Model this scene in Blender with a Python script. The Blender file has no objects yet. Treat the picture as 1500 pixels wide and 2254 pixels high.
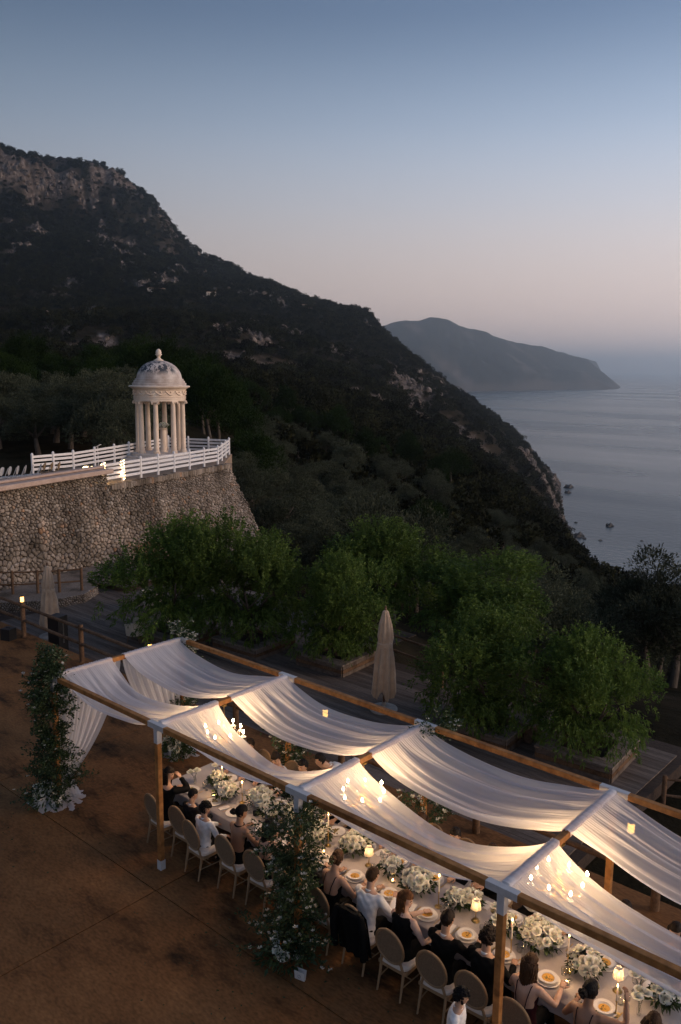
import bpy, bmesh, math, random
import numpy as np
from math import sin, cos, pi, radians
from mathutils import Vector, Matrix, Euler

SC = bpy.context.scene
COL = SC.collection
rnd = random.Random(7)
NR = np.random.default_rng(11)

# ---------------------------------------------------------------- camera
FPX = 1842.0
PIT, ROLL, YAW = radians(9.79), radians(0.57), radians(-41.4)
CAM = np.array([13.60, -7.50, 8.15])
FW = np.array([cos(PIT) * sin(YAW), cos(PIT) * cos(YAW), -sin(PIT)])
_r0 = np.array([cos(YAW), -sin(YAW), 0.0])
_u0 = np.cross(_r0, FW)
RT = _r0 * cos(ROLL) + _u0 * sin(ROLL)
UP = -_r0 * sin(ROLL) + _u0 * cos(ROLL)
cd = bpy.data.cameras.new('camera')
cam = bpy.data.objects.new('camera', cd)
COL.objects.link(cam)
cam.matrix_world = Matrix(((RT[0], UP[0], -FW[0], CAM[0]), (RT[1], UP[1], -FW[1], CAM[1]),
                           (RT[2], UP[2], -FW[2], CAM[2]), (0, 0, 0, 1)))
cd.sensor_fit = 'VERTICAL'
cd.sensor_height = 36.0
cd.lens = 36.0 * FPX / 2254.0
cd.clip_start = 0.1
cd.clip_end = 90000
SC.camera = cam

# ---------------------------------------------------------------- sky, sun, exposure
SUN_AZ = YAW + radians(104)         # the sun has just gone down to the right, a little behind the camera
w = bpy.data.worlds.new('World')
SC.world = w
w.use_nodes = True
nt = w.node_tree
nt.nodes.clear()
_o = nt.nodes.new('ShaderNodeOutputWorld')
_b = nt.nodes.new('ShaderNodeBackground')


def srgb(r, g, b):
    f = lambda c: c / 255 / 12.92 if c < 10.3 else ((c / 255 + 0.055) / 1.055) ** 2.4
    return (f(r), f(g), f(b), 1.0)


_s = nt.nodes.new('ShaderNodeTexSky')      # the physical sky, its sun just under the horizon
_s.sky_type = 'NISHITA'
_s.sun_disc = False
_s.sun_elevation = radians(1.0)
_s.sun_rotation = SUN_AZ
_s.altitude = 200
_s.dust_density = 2.0
_s.ozone_density = 2.0
_k = nt.nodes.new('ShaderNodeVectorMath'); _k.operation = 'SCALE'
_k.inputs['Scale'].default_value = 0.05
nt.links.new(_s.outputs[0], _k.inputs[0])
_t = nt.nodes.new('ShaderNodeTexCoord')
_x = nt.nodes.new('ShaderNodeSeparateXYZ')
nt.links.new(_t.outputs['Generated'], _x.inputs[0])
_r = nt.nodes.new('ShaderNodeValToRGB')
_r.color_ramp.interpolation = 'B_SPLINE'
_els = [(0.0, (214, 188, 180)), (0.06, (212, 189, 181)), (0.12, (203, 188, 184)), (0.18, (186, 185, 192)), (0.26, (152, 168, 190)),
        (0.36, (82, 102, 132)), (0.62, (82, 101, 132)), (1.0, (82, 101, 132))]
_r.color_ramp.elements[0].position = 0.0
_r.color_ramp.elements[0].color = srgb(*_els[0][1])
_r.color_ramp.elements[1].position = 1.0
_r.color_ramp.elements[1].color = srgb(*_els[-1][1])
for _p, _c in _els[1:-1]:
    _e = _r.color_ramp.elements.new(_p)
    _e.color = srgb(*_c)
nt.links.new(_x.outputs[2], _r.inputs[0])
_d = nt.nodes.new('ShaderNodeVectorMath'); _d.operation = 'DOT_PRODUCT'
_d.inputs[1].default_value = (sin(SUN_AZ), cos(SUN_AZ), 0)
nt.links.new(_t.outputs['Generated'], _d.inputs[0])
_m = nt.nodes.new('ShaderNodeMapRange')      # brighter towards the place where the sun went down
_m.inputs[1].default_value = -1.0; _m.inputs[2].default_value = 1.0
_m.inputs[3].default_value = 0.30; _m.inputs[4].default_value = 1.78
nt.links.new(_d.outputs['Value'], _m.inputs[0])
_v = nt.nodes.new('ShaderNodeVectorMath'); _v.operation = 'SCALE'
nt.links.new(_r.outputs[0], _v.inputs[0]); nt.links.new(_m.outputs[0], _v.inputs['Scale'])
_a = nt.nodes.new('ShaderNodeVectorMath'); _a.operation = 'ADD'
nt.links.new(_v.outputs[0], _a.inputs[0]); nt.links.new(_k.outputs[0], _a.inputs[1])
nt.links.new(_a.outputs[0], _b.inputs[0])
_b.inputs[1].default_value = 1.20
nt.links.new(_b.outputs[0], _o.inputs[0])
sl = bpy.data.lights.new('sun', 'SUN')
sl.energy = 2.3
sl.angle = radians(30)
sl.color = (1.0, 0.74, 0.54)
so = bpy.data.objects.new('sun', sl)
COL.objects.link(so)
_d = Vector((-sin(SUN_AZ) * cos(radians(12)), -cos(SUN_AZ) * cos(radians(12)), -sin(radians(12))))
so.rotation_euler = _d.to_track_quat('-Z', 'Y').to_euler()
so.location = (0, 0, 30)
SC.view_settings.view_transform = 'Standard'
SC.view_settings.look = 'None'
SC.view_settings.exposure = 0.0
SC.view_settings.gamma = 1.0
SC.view_settings.use_curve_mapping = False
SC.cycles.max_bounces = 8
SC.cycles.diffuse_bounces = 3
SC.cycles.glossy_bounces = 3
SC.cycles.transmission_bounces = 5
SC.cycles.transparent_max_bounces = 16
SC.cycles.volume_bounces = 2
SC.cycles.caustics_reflective = False
SC.cycles.caustics_refractive = False
SC.cycles.sample_clamp_indirect = 4.0
SC.cycles.use_denoising = True


def ray(x, y):
    return FW + RT * (x - 750) / FPX - UP * (y - 1127) / FPX


def gp(x, y, z=0.0):
    """the place on the level z that the photograph shows at x, y"""
    d = ray(x, y)
    return CAM + d * ((z - CAM[2]) / d[2])


def dp(x, y, r):
    d = ray(x, y)
    return CAM + d * (r / math.hypot(d[0], d[1]))

# ---------------------------------------------------------------- helpers
def link(o, parent=None):
    COL.objects.link(o)
    if parent is not None:
        o.parent = parent
    return o


def tag(o, label=None, cat=None, group=None, kind=None):
    if label: o['label'] = label
    if cat: o['category'] = cat
    if group: o['group'] = group
    if kind: o['kind'] = kind
    return o


def thing(name, label, cat, loc=(0, 0, 0), rz=0.0, group=None, sc=1.0):
    o = bpy.data.objects.new(name, None)
    o.empty_display_size = 0.1
    o.location = loc
    o.rotation_euler = (0, 0, rz)
    if sc != 1.0:
        o.scale = (sc, sc, sc)
    link(o)
    return tag(o, label, cat, group)


def mesh_np(name, v, f, mats, smooth=False, mi=None, attrs=None):
    """mesh from numpy arrays: v (n,3); f (m,k) with one k"""
    v = np.asarray(v, np.float32)
    f = np.asarray(f, np.int32)
    me = bpy.data.meshes.new(name)
    k = f.shape[1]
    me.vertices.add(len(v)); me.vertices.foreach_set('co', v.ravel())
    me.loops.add(f.size); me.loops.foreach_set('vertex_index', f.ravel())
    me.polygons.add(len(f))
    me.polygons.foreach_set('loop_start', np.arange(0, f.size, k, dtype=np.int32))
    me.polygons.foreach_set('loop_total', np.full(len(f), k, np.int32))
    if mi is not None:
        me.polygons.foreach_set('material_index', np.asarray(mi, np.int32))
    me.polygons.foreach_set('use_smooth', np.full(len(f), bool(smooth)))
    for m in (mats if isinstance(mats, (list, tuple)) else [mats]):
        me.materials.append(m)
    for an, av in (attrs or {}).items():
        a = me.attributes.new(an, 'FLOAT', 'POINT')
        a.data.foreach_set('value', np.asarray(av, np.float32))
    me.update(calc_edges=True)
    return me


class MB:
    """collects shapes into one mesh"""

    def __init__(self):
        self.v = []; self.f = []; self.m = []

    def add(self, vs, fs, mi=0):
        b = len(self.v)
        self.v += [tuple(p) for p in vs]
        self.f += [tuple(b + i for i in q) for q in fs]
        self.m += [mi] * len(fs)
        return self

    def box(self, c, s, rz=0.0, rx=0.0, ry=0.0, mi=0, taper=1.0):
        M = Euler((rx, ry, rz)).to_matrix()
        vs = []
        for z in (-.5, .5):
            k = taper if z > 0 else 1.0
            for x, y in ((-.5, -.5), (.5, -.5), (.5, .5), (-.5, .5)):
                p = M @ Vector((x * s[0] * k, y * s[1] * k, z * s[2]))
                vs.append((p.x + c[0], p.y + c[1], p.z + c[2]))
        return self.add(vs, [(3, 2, 1, 0), (4, 5, 6, 7), (0, 1, 5, 4), (1, 2, 6, 5), (2, 3, 7, 6), (3, 0, 4, 7)], mi)

    def beam(self, a, b, w, h, mi=0, up=(0, 0, 1), ch=0.0):
        a = Vector(a); b = Vector(b)
        d = (b - a).normalized()
        u = Vector(up)
        s = d.cross(u).normalized()
        u = s.cross(d)
        if ch <= 0:
            pr = [(-w / 2, -h / 2), (w / 2, -h / 2), (w / 2, h / 2), (-w / 2, h / 2)]
        else:
            x, y = w / 2, h / 2
            pr = [(-x + ch, -y), (x - ch, -y), (x, -y + ch), (x, y - ch), (x - ch, y), (-x + ch, y), (-x, y - ch), (-x, -y + ch)]
        n = len(pr)
        vs = [p + s * q[0] + u * q[1] for p in (a, b) for q in pr]
        fs = [tuple(range(n - 1, -1, -1)), tuple(range(n, 2 * n))] + [(i, (i + 1) % n, n + (i + 1) % n, n + i) for i in range(n)]
        # orientation: s,u,d right handed
        return self.add(vs, fs, mi)

    def tube(self, pts, rad, n=8, mi=0, cap=True):
        pts = [Vector(p) for p in pts]
        R = rad if isinstance(rad, (list, tuple)) else [rad] * len(pts)
        vs = []; ref = None
        for i, p in enumerate(pts):
            t = (pts[min(i + 1, len(pts) - 1)] - pts[max(i - 1, 0)])
            t = t.normalized() if t.length > 1e-9 else Vector((0, 0, 1))
            if ref is None:
                ref = t.orthogonal().normalized()
            ref = (ref - t * ref.dot(t))
            ref = ref.normalized() if ref.length > 1e-6 else t.orthogonal().normalized()
            bi = t.cross(ref)
            for k in range(n):
                a = 2 * pi * k / n
                vs.append(p + (ref * cos(a) + bi * sin(a)) * R[i])
        fs = []
        for i in range(len(pts) - 1):
            for k in range(n):
                fs.append((i * n + k, i * n + (k + 1) % n, (i + 1) * n + (k + 1) % n, (i + 1) * n + k))
        if cap:
            fs.append(tuple(range(n - 1, -1, -1)))
            fs.append(tuple(range((len(pts) - 1) * n, len(pts) * n)))
        return self.add(vs, fs, mi)

    def lathe(self, prof, n=24, c=(0, 0, 0), mi=0, sx=1.0, sy=1.0):
        vs = []
        for r, z in prof:
            for k in range(n):
                a = 2 * pi * k / n
                vs.append((c[0] + r * cos(a) * sx, c[1] + r * sin(a) * sy, c[2] + z))
        fs = []
        for i in range(len(prof) - 1):
            for k in range(n):
                fs.append((i * n + k, i * n + (k + 1) % n, (i + 1) * n + (k + 1) % n, (i + 1) * n + k))
        if prof[0][0] > 1e-6: fs.append(tuple(range(n - 1, -1, -1)))
        if prof[-1][0] > 1e-6: fs.append(tuple(range((len(prof) - 1) * n, len(prof) * n)))
        return self.add(vs, fs, mi)

    def ball(self, c, r, n=10, m=7, mi=0):
        r = r if isinstance(r, (tuple, list)) else (r, r, r)
        vs = [(c[0], c[1], c[2] - r[2])]
        for i in range(1, m):
            t = -pi / 2 + pi * i / m
            for k in range(n):
                a = 2 * pi * k / n
                vs.append((c[0] + r[0] * cos(t) * cos(a), c[1] + r[1] * cos(t) * sin(a), c[2] + r[2] * sin(t)))
        vs.append((c[0], c[1], c[2] + r[2]))
        fs = [(0, 1 + (k + 1) % n, 1 + k) for k in range(n)]
        for i in range(m - 2):
            b = 1 + i * n
            for k in range(n):
                fs.append((b + k, b + (k + 1) % n, b + n + (k + 1) % n, b + n + k))
        b = 1 + (m - 2) * n
        fs += [(b + k, b + (k + 1) % n, len(vs) - 1) for k in range(n)]
        return self.add(vs, fs, mi)

    def mesh(self, name, mats, smooth=False):
        me = bpy.data.meshes.new(name)
        me.from_pydata(self.v, [], self.f)
        for m in (mats if isinstance(mats, (list, tuple)) else [mats]):
            me.materials.append(m)
        if any(self.m):
            me.polygons.foreach_set('material_index', np.array(self.m, np.int32))
        if smooth:
            me.polygons.foreach_set('use_smooth', np.full(len(self.f), True))
            if smooth != 'all':
                me.set_sharp_from_angle(angle=radians(smooth if smooth is not True else 40))
        me.update()
        return me

    def build(self, name, mats, parent=None, smooth=False, loc=None):
        o = bpy.data.objects.new(name, self.mesh(name, mats, smooth))
        link(o, parent)
        if loc is not None: o.location = loc
        return o


def put(name, me, parent=None, loc=(0, 0, 0), rot=(0, 0, 0), sc=None):
    o = bpy.data.objects.new(name, me)
    o.location = loc
    o.rotation_euler = rot
    if sc is not None:
        o.scale = sc if isinstance(sc, (tuple, list)) else (sc, sc, sc)
    return link(o, parent)


def copy_tree(o, parent=None):
    c = o.copy()
    COL.objects.link(c)
    c.parent = parent
    for ch in list(o.children):
        copy_tree(ch, c)
    return c


# ---------------------------------------------------------------- materials
def nodes(name):
    m = bpy.data.materials.new(name)
    m.use_nodes = True
    t = m.node_tree
    t.nodes.clear()
    o = t.nodes.new('ShaderNodeOutputMaterial')
    return m, t, o


def N(t, kind, **kw):
    n = t.nodes.new('ShaderNode' + kind)
    for k, v in kw.items():
        setattr(n, k, v)
    return n


def c4(c):
    return (c[0], c[1], c[2], 1.0)


def mat(name, col, rough=0.6, col2=None, scale=8.0, bump=0.0, bscale=None, metal=0.0, coat=0.0, rand=0.0, stretch=None, spec=0.5,
        detail=4.0, sss=0.0, lo=0.35, hi=0.65, sheen=0.0, trans=0.0, ior=1.45, coords='Object'):
    m, t, o = nodes(name)
    b = N(t, 'BsdfPrincipled')
    b.inputs['Roughness'].default_value = rough
    b.inputs['Metallic'].default_value = metal
    b.inputs['Specular IOR Level'].default_value = spec
    b.inputs['Base Color'].default_value = c4(col)
    b.inputs['IOR'].default_value = ior
    if trans: b.inputs['Transmission Weight'].default_value = trans
    if sheen: b.inputs['Sheen Weight'].default_value = sheen
    if sss:
        b.inputs['Subsurface Weight'].default_value = sss
        b.inputs['Subsurface Radius'].default_value = (0.02, 0.008, 0.004)
    if coat: b.inputs['Coat Weight'].default_value = coat
    t.links.new(b.outputs[0], o.inputs[0])
    tc = N(t, 'TexCoord')
    src = tc.outputs[coords]
    if stretch:
        mp = N(t, 'Mapping')
        mp.inputs['Scale'].default_value = stretch
        t.links.new(src, mp.inputs[0]); src = mp.outputs[0]
    colout = None
    if col2 is not None:
        n = N(t, 'TexNoise'); n.inputs['Scale'].default_value = scale; n.inputs['Detail'].default_value = detail
        n.inputs['Roughness'].default_value = 0.62
        t.links.new(src, n.inputs['Vector'])
        r = N(t, 'ValToRGB')
        r.color_ramp.elements[0].position = lo; r.color_ramp.elements[1].position = hi
        r.color_ramp.elements[0].color = c4(col); r.color_ramp.elements[1].color = c4(col2)
        t.links.new(n.outputs[0], r.inputs[0])
        colout = r.outputs[0]
    if rand:
        oi = N(t, 'ObjectInfo')
        mr = N(t, 'MapRange'); mr.inputs[3].default_value = 1 - rand; mr.inputs[4].default_value = 1 + rand
        t.links.new(oi.outputs['Random'], mr.inputs[0])
        vm = N(t, 'VectorMath', operation='SCALE')
        if colout is not None: t.links.new(colout, vm.inputs[0])
        else: vm.inputs[0].default_value = col[:3]
        t.links.new(mr.outputs[0], vm.inputs['Scale'])
        colout = vm.outputs[0]
    if colout is not None:
        t.links.new(colout, b.inputs['Base Color'])
    if bump:
        n2 = N(t, 'TexNoise'); n2.inputs['Scale'].default_value = bscale or scale * 3; n2.inputs['Detail'].default_value = 5
        t.links.new(src, n2.inputs['Vector'])
        bp = N(t, 'Bump'); bp.inputs['Strength'].default_value = min(1.0, bump); bp.inputs['Distance'].default_value = 0.02
        t.links.new(n2.outputs[0], bp.inputs['Height']); t.links.new(bp.outputs[0], b.inputs['Normal'])
    return m


def leafmat(name, c1, c2, rough=0.5, trans=0.35, rand=0.25, nscale=1.2, spec=0.25):
    """leaf: diffuse and gloss with light coming through; c1..c2 by clump"""
    m, t, o = nodes(name)
    g = N(t, 'NewGeometry')
    tc = N(t, 'TexCoord')
    nz = N(t, 'TexNoise'); nz.inputs['Scale'].default_value = nscale; nz.inputs['Detail'].default_value = 2
    t.links.new(tc.outputs['Object'], nz.inputs['Vector'])
    ad = N(t, 'Math', operation='MULTIPLY_ADD'); ad.inputs[1].default_value = 0.5
    t.links.new(g.outputs['Random Per Island'], ad.inputs[0])
    sb = N(t, 'Math', operation='MULTIPLY_ADD'); sb.inputs[1].default_value = 1.4; sb.inputs[2].default_value = -0.45
    t.links.new(nz.outputs[0], sb.inputs[0]); t.links.new(sb.outputs[0], ad.inputs[2])
    mx = N(t, 'Mix', data_type='RGBA')
    mx.inputs[6].default_value = c4(c1); mx.inputs[7].default_value = c4(c2)
    t.links.new(ad.outputs[0], mx.inputs[0])
    oi = N(t, 'ObjectInfo')
    mr = N(t, 'MapRange'); mr.inputs[3].default_value = 1 - rand; mr.inputs[4].default_value = 1 + rand
    t.links.new(oi.outputs['Random'], mr.inputs[0])
    vm = N(t, 'VectorMath', operation='SCALE')
    t.links.new(mx.outputs[2], vm.inputs[0]); t.links.new(mr.outputs[0], vm.inputs['Scale'])
    b = N(t, 'BsdfPrincipled'); b.inputs['Roughness'].default_value = rough; b.inputs['Specular IOR Level'].default_value = spec
    tr = N(t, 'BsdfTranslucent')
    t.links.new(vm.outputs[0], b.inputs['Base Color']); t.links.new(vm.outputs[0], tr.inputs[0])
    ms = N(t, 'MixShader'); ms.inputs[0].default_value = trans
    t.links.new(b.outputs[0], ms.inputs[1]); t.links.new(tr.outputs[0], ms.inputs[2])
    t.links.new(ms.outputs[0], o.inputs[0])
    return m


def emis(name, col, strength):
    m, t, o = nodes(name)
    e = N(t, 'Emission'); e.inputs[0].default_value = c4(col); e.inputs[1].default_value = strength
    t.links.new(e.outputs[0], o.inputs[0])
    return m


# ---------------------------------------------------------------- noise in numpy
def _hash(ix, iy, s):
    h = (ix.astype(np.int64) * 374761393 + iy.astype(np.int64) * 668265263 + s * 1442695041) & 0x7fffffff
    h = ((h ^ (h >> 13)) * 1274126177) & 0x7fffffff
    return ((h ^ (h >> 16)) & 0xffff) / 65535.0


def vnoise(x, y, s=0):
    ix = np.floor(x); iy = np.floor(y)
    fx = x - ix; fy = y - iy
    fx = fx * fx * (3 - 2 * fx); fy = fy * fy * (3 - 2 * fy)
    a = _hash(ix, iy, s); b = _hash(ix + 1, iy, s); c = _hash(ix, iy + 1, s); d = _hash(ix + 1, iy + 1, s)
    return (a * (1 - fx) + b * fx) * (1 - fy) + (c * (1 - fx) + d * fx) * fy


def fbm(x, y, o=4, s=0):
    v = 0; a = 0.5
    for k in range(o):
        v = v + a * (vnoise(x, y, s + k * 17) - 0.5)
        x = x * 2.03 + 11.3; y = y * 2.03 + 7.1; a *= 0.5
    return v


# leaves: one bent diamond each
def leaf_arrays(P, D, L, W, rng, droop=0.15):
    n = len(P)
    D = D / np.linalg.norm(D, axis=1, keepdims=True)
    q = rng.normal(size=(n, 3))
    S = np.cross(D, q); S /= np.linalg.norm(S, axis=1, keepdims=True) + 1e-9
    L = np.broadcast_to(np.asarray(L, float), (n,))[:, None]; W = np.broadcast_to(np.asarray(W, float), (n,))[:, None]
    z = np.array([0, 0, 1.0])
    a = P
    b = P + D * L * 0.45 + S * W * 0.5
    c = P + D * L - z * L * droop
    d = P + D * L * 0.45 - S * W * 0.5
    v = np.stack([a, b, c, d], 1).reshape(-1, 3)
    f = np.arange(n * 4).reshape(n, 4)
    return v, f

# ---------------------------------------------------------------- land, sea, air
SEA_Z = -160.0
XC = [-500, 0, 150, 300, 450, 600, 750, 850, 950, 1050, 1150, 1220, 1280, 1350, 1500, 1900]


def _zy(x, y, r):
    return float(dp(x, y, r)[2])


def ring(r, ys=None, zs=None):
    z = []
    for i, x in enumerate(XC):
        if zs is not None and zs[i] is not None: z.append(zs[i])
        else: z.append(_zy(x, ys[i], r))
    return r, np.array(z, float)


UW = None
RINGS = [
    ring(4, zs=[-2.0] * 16),
    ring(16, zs=[-1.6] * 11 + [-1.2, -0.95, -0.9, -0.9, -0.9]),
    ring(22, zs=[-2.0] * 11 + [-1.5, -1.2, -1.1, -1.1, -1.2]),
    ring(32, zs=[-2.6] * 8 + [-3.2, -3.6, -4.0, -4.2, -4.2, -4.0, -3.8, -3.8]),
    ring(60, zs=[-1, -1, -1, -1, -3, -6.5, -8, -9, -10, -11, -12, -13, -13, -13, -13, -13]),
    ring(110, zs=[1, 1, 1, 1, -1, -9, -13, -15, -17, -19, -22, -24, -26, -28, -28, -28]),
    ring(200, ys=[858, 858, 858, 860, 876, 915, 965, 1005, 1045, 1085, 1140, 1195, 1245, 1290, 1340, 1350]),
    ring(350, ys=[806, 806, 806, 808, 818, 836, 878, 920, 972, 1027, 1092, 1158, 1225, 1280, 1345, 1365]),
    ring(480, ys=[782, 782, 782, 784, 792, 800, 838, 880, 932, 990, 1060, 1135, 1212, 1285, 1350, 1365]),
    ring(530, ys=[726, 728, 724, 724, 732, 768, 820, 862, 914, 975, 1047, 1125, 1208, 1285, 1350, 1365]),
    ring(800, ys=[675, 690, 690, 690, 700, 718, 758, 803, 857, 920, 1000, 1088, 1196, 0, 0, 0], zs=[None] * 13 + [-172, -180, -185]),
    ring(1050, ys=[595, 625, 632, 640, 656, 676, 718, 763, 824, 898, 972, 1063, 0, 0, 0, 0], zs=[None] * 12 + [-176, -180, -185, -185]),
    ring(1300, ys=[500, 540, 545, 568, 600, 642, 697, 752, 829, 902, 985, 1040, 0, 0, 0, 0], zs=[None] * 12 + [-180, -185, -190, -190]),
    ring(1420, ys=[460, 505, 515, 545, 582, 634, 708, 775, 850, 920, 1000, 1052, 0, 0, 0, 0], zs=[None] * 12 + [-180, -185, -190, -190]),
    ring(1560, ys=[415, 452, 450, 470, 552, 634, 720, 792, 865, 935, 0, 0, 0, 0, 0, 0], zs=[None] * 10 + [-172, -180, -190, -190, -190, -190]),
    ring(1640, ys=[310, 338, 345, 405, 548, 640, 730, 805, 885, 950, 0, 0, 0, 0, 0, 0], zs=[None] * 10 + [-175, -180, -190, -190, -190, -190]),
    ring(1720, ys=[300, 323, 340, 390, 552, 650, 745, 820, 895, 965, 0, 0, 0, 0, 0, 0], zs=[None] * 10 + [-178, -180, -190, -190, -190, -190]),
    ring(2000, ys=[345, 355, 375, 440, 585, 680, 770, 0, 0, 0, 0, 0, 0, 0, 0, 0], zs=[None] * 7 + [-165, -170, -175, -180, -180, -190, -190, -190, -190]),
    ring(2500, ys=[420, 430, 450, 520, 640, 740, 0, 0, 0, 0, 0, 0, 0, 0, 0, 0], zs=[None] * 6 + [-170, -175, -180, -180, -180, -180, -190, -190, -190, -190]),
]
# the shoulder of the spur, where the pale houses stand
_i8 = XC.index(850)
RINGS = [(r, np.insert(z, _i8, (z[_i8 - 1] + z[_i8]) / 2)) for r, z in RINGS]
XC.insert(_i8, 800)
for _r, _y7, _y8 in ((1050, 708, 722), (1300, 685, 696), (1420, 690, 705)):
    for _q, (r, z) in enumerate(RINGS):
        if r == _r: z[_i8 - 1] = _zy(750, _y7, r); z[_i8] = _zy(800, _y8, r)
_az_c = np.array([math.atan2(*(dp(x, 812, 100.0) - CAM)[:2]) for x in XC])
_rr = np.log(np.array([r for r, _ in RINGS]))
_zz = np.stack([z for _, z in RINGS])                      # rings x columns


def _smooth_interp(xq, xs, Y):
    """monotone-ish cubic (Catmull-Rom, limited) along axis 0 of Y"""
    i = np.clip(np.searchsorted(xs, xq) - 1, 0, len(xs) - 2)
    h = xs[i + 1] - xs[i]
    t = np.clip((xq - xs[i]) / h, 0, 1)
    d = np.diff(Y, axis=0) / np.diff(xs)[:, None]
    m = np.zeros_like(Y)
    s = np.sign(d[1:]) == np.sign(d[:-1])
    m[1:-1] = np.where(s, 2 * d[1:] * d[:-1] / (d[1:] + d[:-1] + 1e-12 * np.sign(d[1:] + d[:-1] + 1e-9)), 0)
    m[0] = d[0]; m[-1] = d[-1]
    t = t[:, None]; h = h[:, None]
    return ((2 * t ** 3 - 3 * t ** 2 + 1) * Y[i] + (t ** 3 - 2 * t ** 2 + t) * h * m[i] + (-2 * t ** 3 + 3 * t ** 2) * Y[i + 1] + (t ** 3 - t ** 2) * h * m[i + 1])


NA, NRR = 420, 230
_xs = np.concatenate([np.linspace(-500, -10, 50, endpoint=False), np.linspace(-10, 1510, 320, endpoint=False), np.linspace(1510, 1900, 50)])
AZ = np.interp(_xs, XC, _az_c)
RL = np.concatenate([np.linspace(np.log(4), np.log(200), 70, endpoint=False), np.linspace(np.log(200), np.log(2500), NRR - 70)])
_Z1 = _smooth_interp(RL, _rr, _zz)                         # radii x columns
ZG = _smooth_interp(AZ, _az_c, _Z1.T).T                    # radii x azimuths
RG = np.exp(RL)
_R2, _A2 = np.meshgrid(RG, AZ, indexing='ij')
GX = CAM[0] + _R2 * np.sin(_A2)
GY = CAM[1] + _R2 * np.cos(_A2)
_amp = np.interp(_R2, [4, 50, 110, 300, 800, 1500, 2500], [0, 0, 1.2, 5, 12, 22, 30])
_rg = 1 - np.abs(2 * (vnoise(GX / 160, GY / 160, 5) - 0.5)) * 2
_nz = fbm(GX / 130, GY / 130, 6, 3) * 1.6 + 0.35 * _rg * np.clip(_R2 / 1500, 0, 1)
_coast = np.clip((ZG - SEA_Z) / 40, 0.12, 1)
_cg = 1 - np.abs(2 * vnoise(GX / 52, GY / 52, 61) - 1); _cg2 = 1 - np.abs(2 * vnoise(GX / 21, GY / 21, 67) - 1)
ZG = ZG + _nz * _amp * _coast + (_cg * 22 + _cg2 * 10 - 32) * np.clip((_R2 - 1400) / 200, 0, 1) * _coast
_gl = np.abs(2 * vnoise(GX / 95, GY / 95, 71) - 1)
ZG = ZG - np.clip(.35 - _gl, 0, 1) * np.clip((_R2 - 160) / 300, 0, 1) * 26 * _coast
# rock: outcrops by noise, more on steep ground, and the named bands
_dz = np.abs(np.gradient(ZG, axis=0) / np.gradient(RG)[:, None])
_n1 = fbm(GX / 45, GY / 45, 5, 31) + 0.5 * fbm(GX / 11, GY / 11, 3, 77)
ROCK = np.clip((_n1 - 0.14) * 9, 0, 1) * np.clip((_R2 - 120) / 100, 0, 1)
_X2 = np.broadcast_to(_xs[None, :], GX.shape)


def band(x0, x1, r0, r1, k, soft=0.25):
    u = np.clip(np.minimum(_X2 - x0, x1 - _X2) / ((x1 - x0) * soft), 0, 1)
    v = np.clip(np.minimum(_R2 - r0, r1 - _R2) / ((r1 - r0) * soft), 0, 1)
    return u * v * k


_b = np.maximum.reduce([band(120, 215, 484, 528, .62), band(195, 330, 482, 529, .78), band(350, 470, 482, 529, .78),
                        band(-500, 265, 1575, 1648, .72, .12), band(180, 330, 1590, 1700, 0.9), band(222, 325, 1462, 1500, 1.3), band(330, 420, 1570, 1720, .7),
                        band(640, 800, 250, 330, .55), band(690, 830, 620, 800, .6), band(600, 700, 700, 790, .4), band(840, 990, 330, 900, .62),
                        band(900, 1010, 600, 1300, .5), band(1120, 1290, 760, 900, 1.0), band(1190, 1290, 900, 1500, .7), band(1060, 1180, 1150, 1500, .6)])
_stk = fbm(GX / 9, GY / 9, 3, 8) + fbm(GX / 26, GY / 26, 3, 18)
ROCK = np.maximum(ROCK, np.clip((_b - 0.42 + _stk * 1.3) * 4, 0, 1))
_sl = np.clip((SEA_Z + 9 - ZG) / 4, 0, 1)
ROCK = np.maximum(ROCK, np.clip((SEA_Z + 14 + 16 * _n1 - ZG) / 5, 0, 1))
# broken faces on rock
ZG = ZG + ROCK * (vnoise(GX / 7, GY / 7, 91) - 0.5) * np.clip(_R2 / 180, 0, 7)
# bare earth
EARTH = np.clip((fbm(GX / 60, GY / 60, 4, 55) - 0.05) * 5, 0, 1) * np.clip((_R2 - 150) / 100, 0, 1) * (_R2 < 1150) * .6


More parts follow.
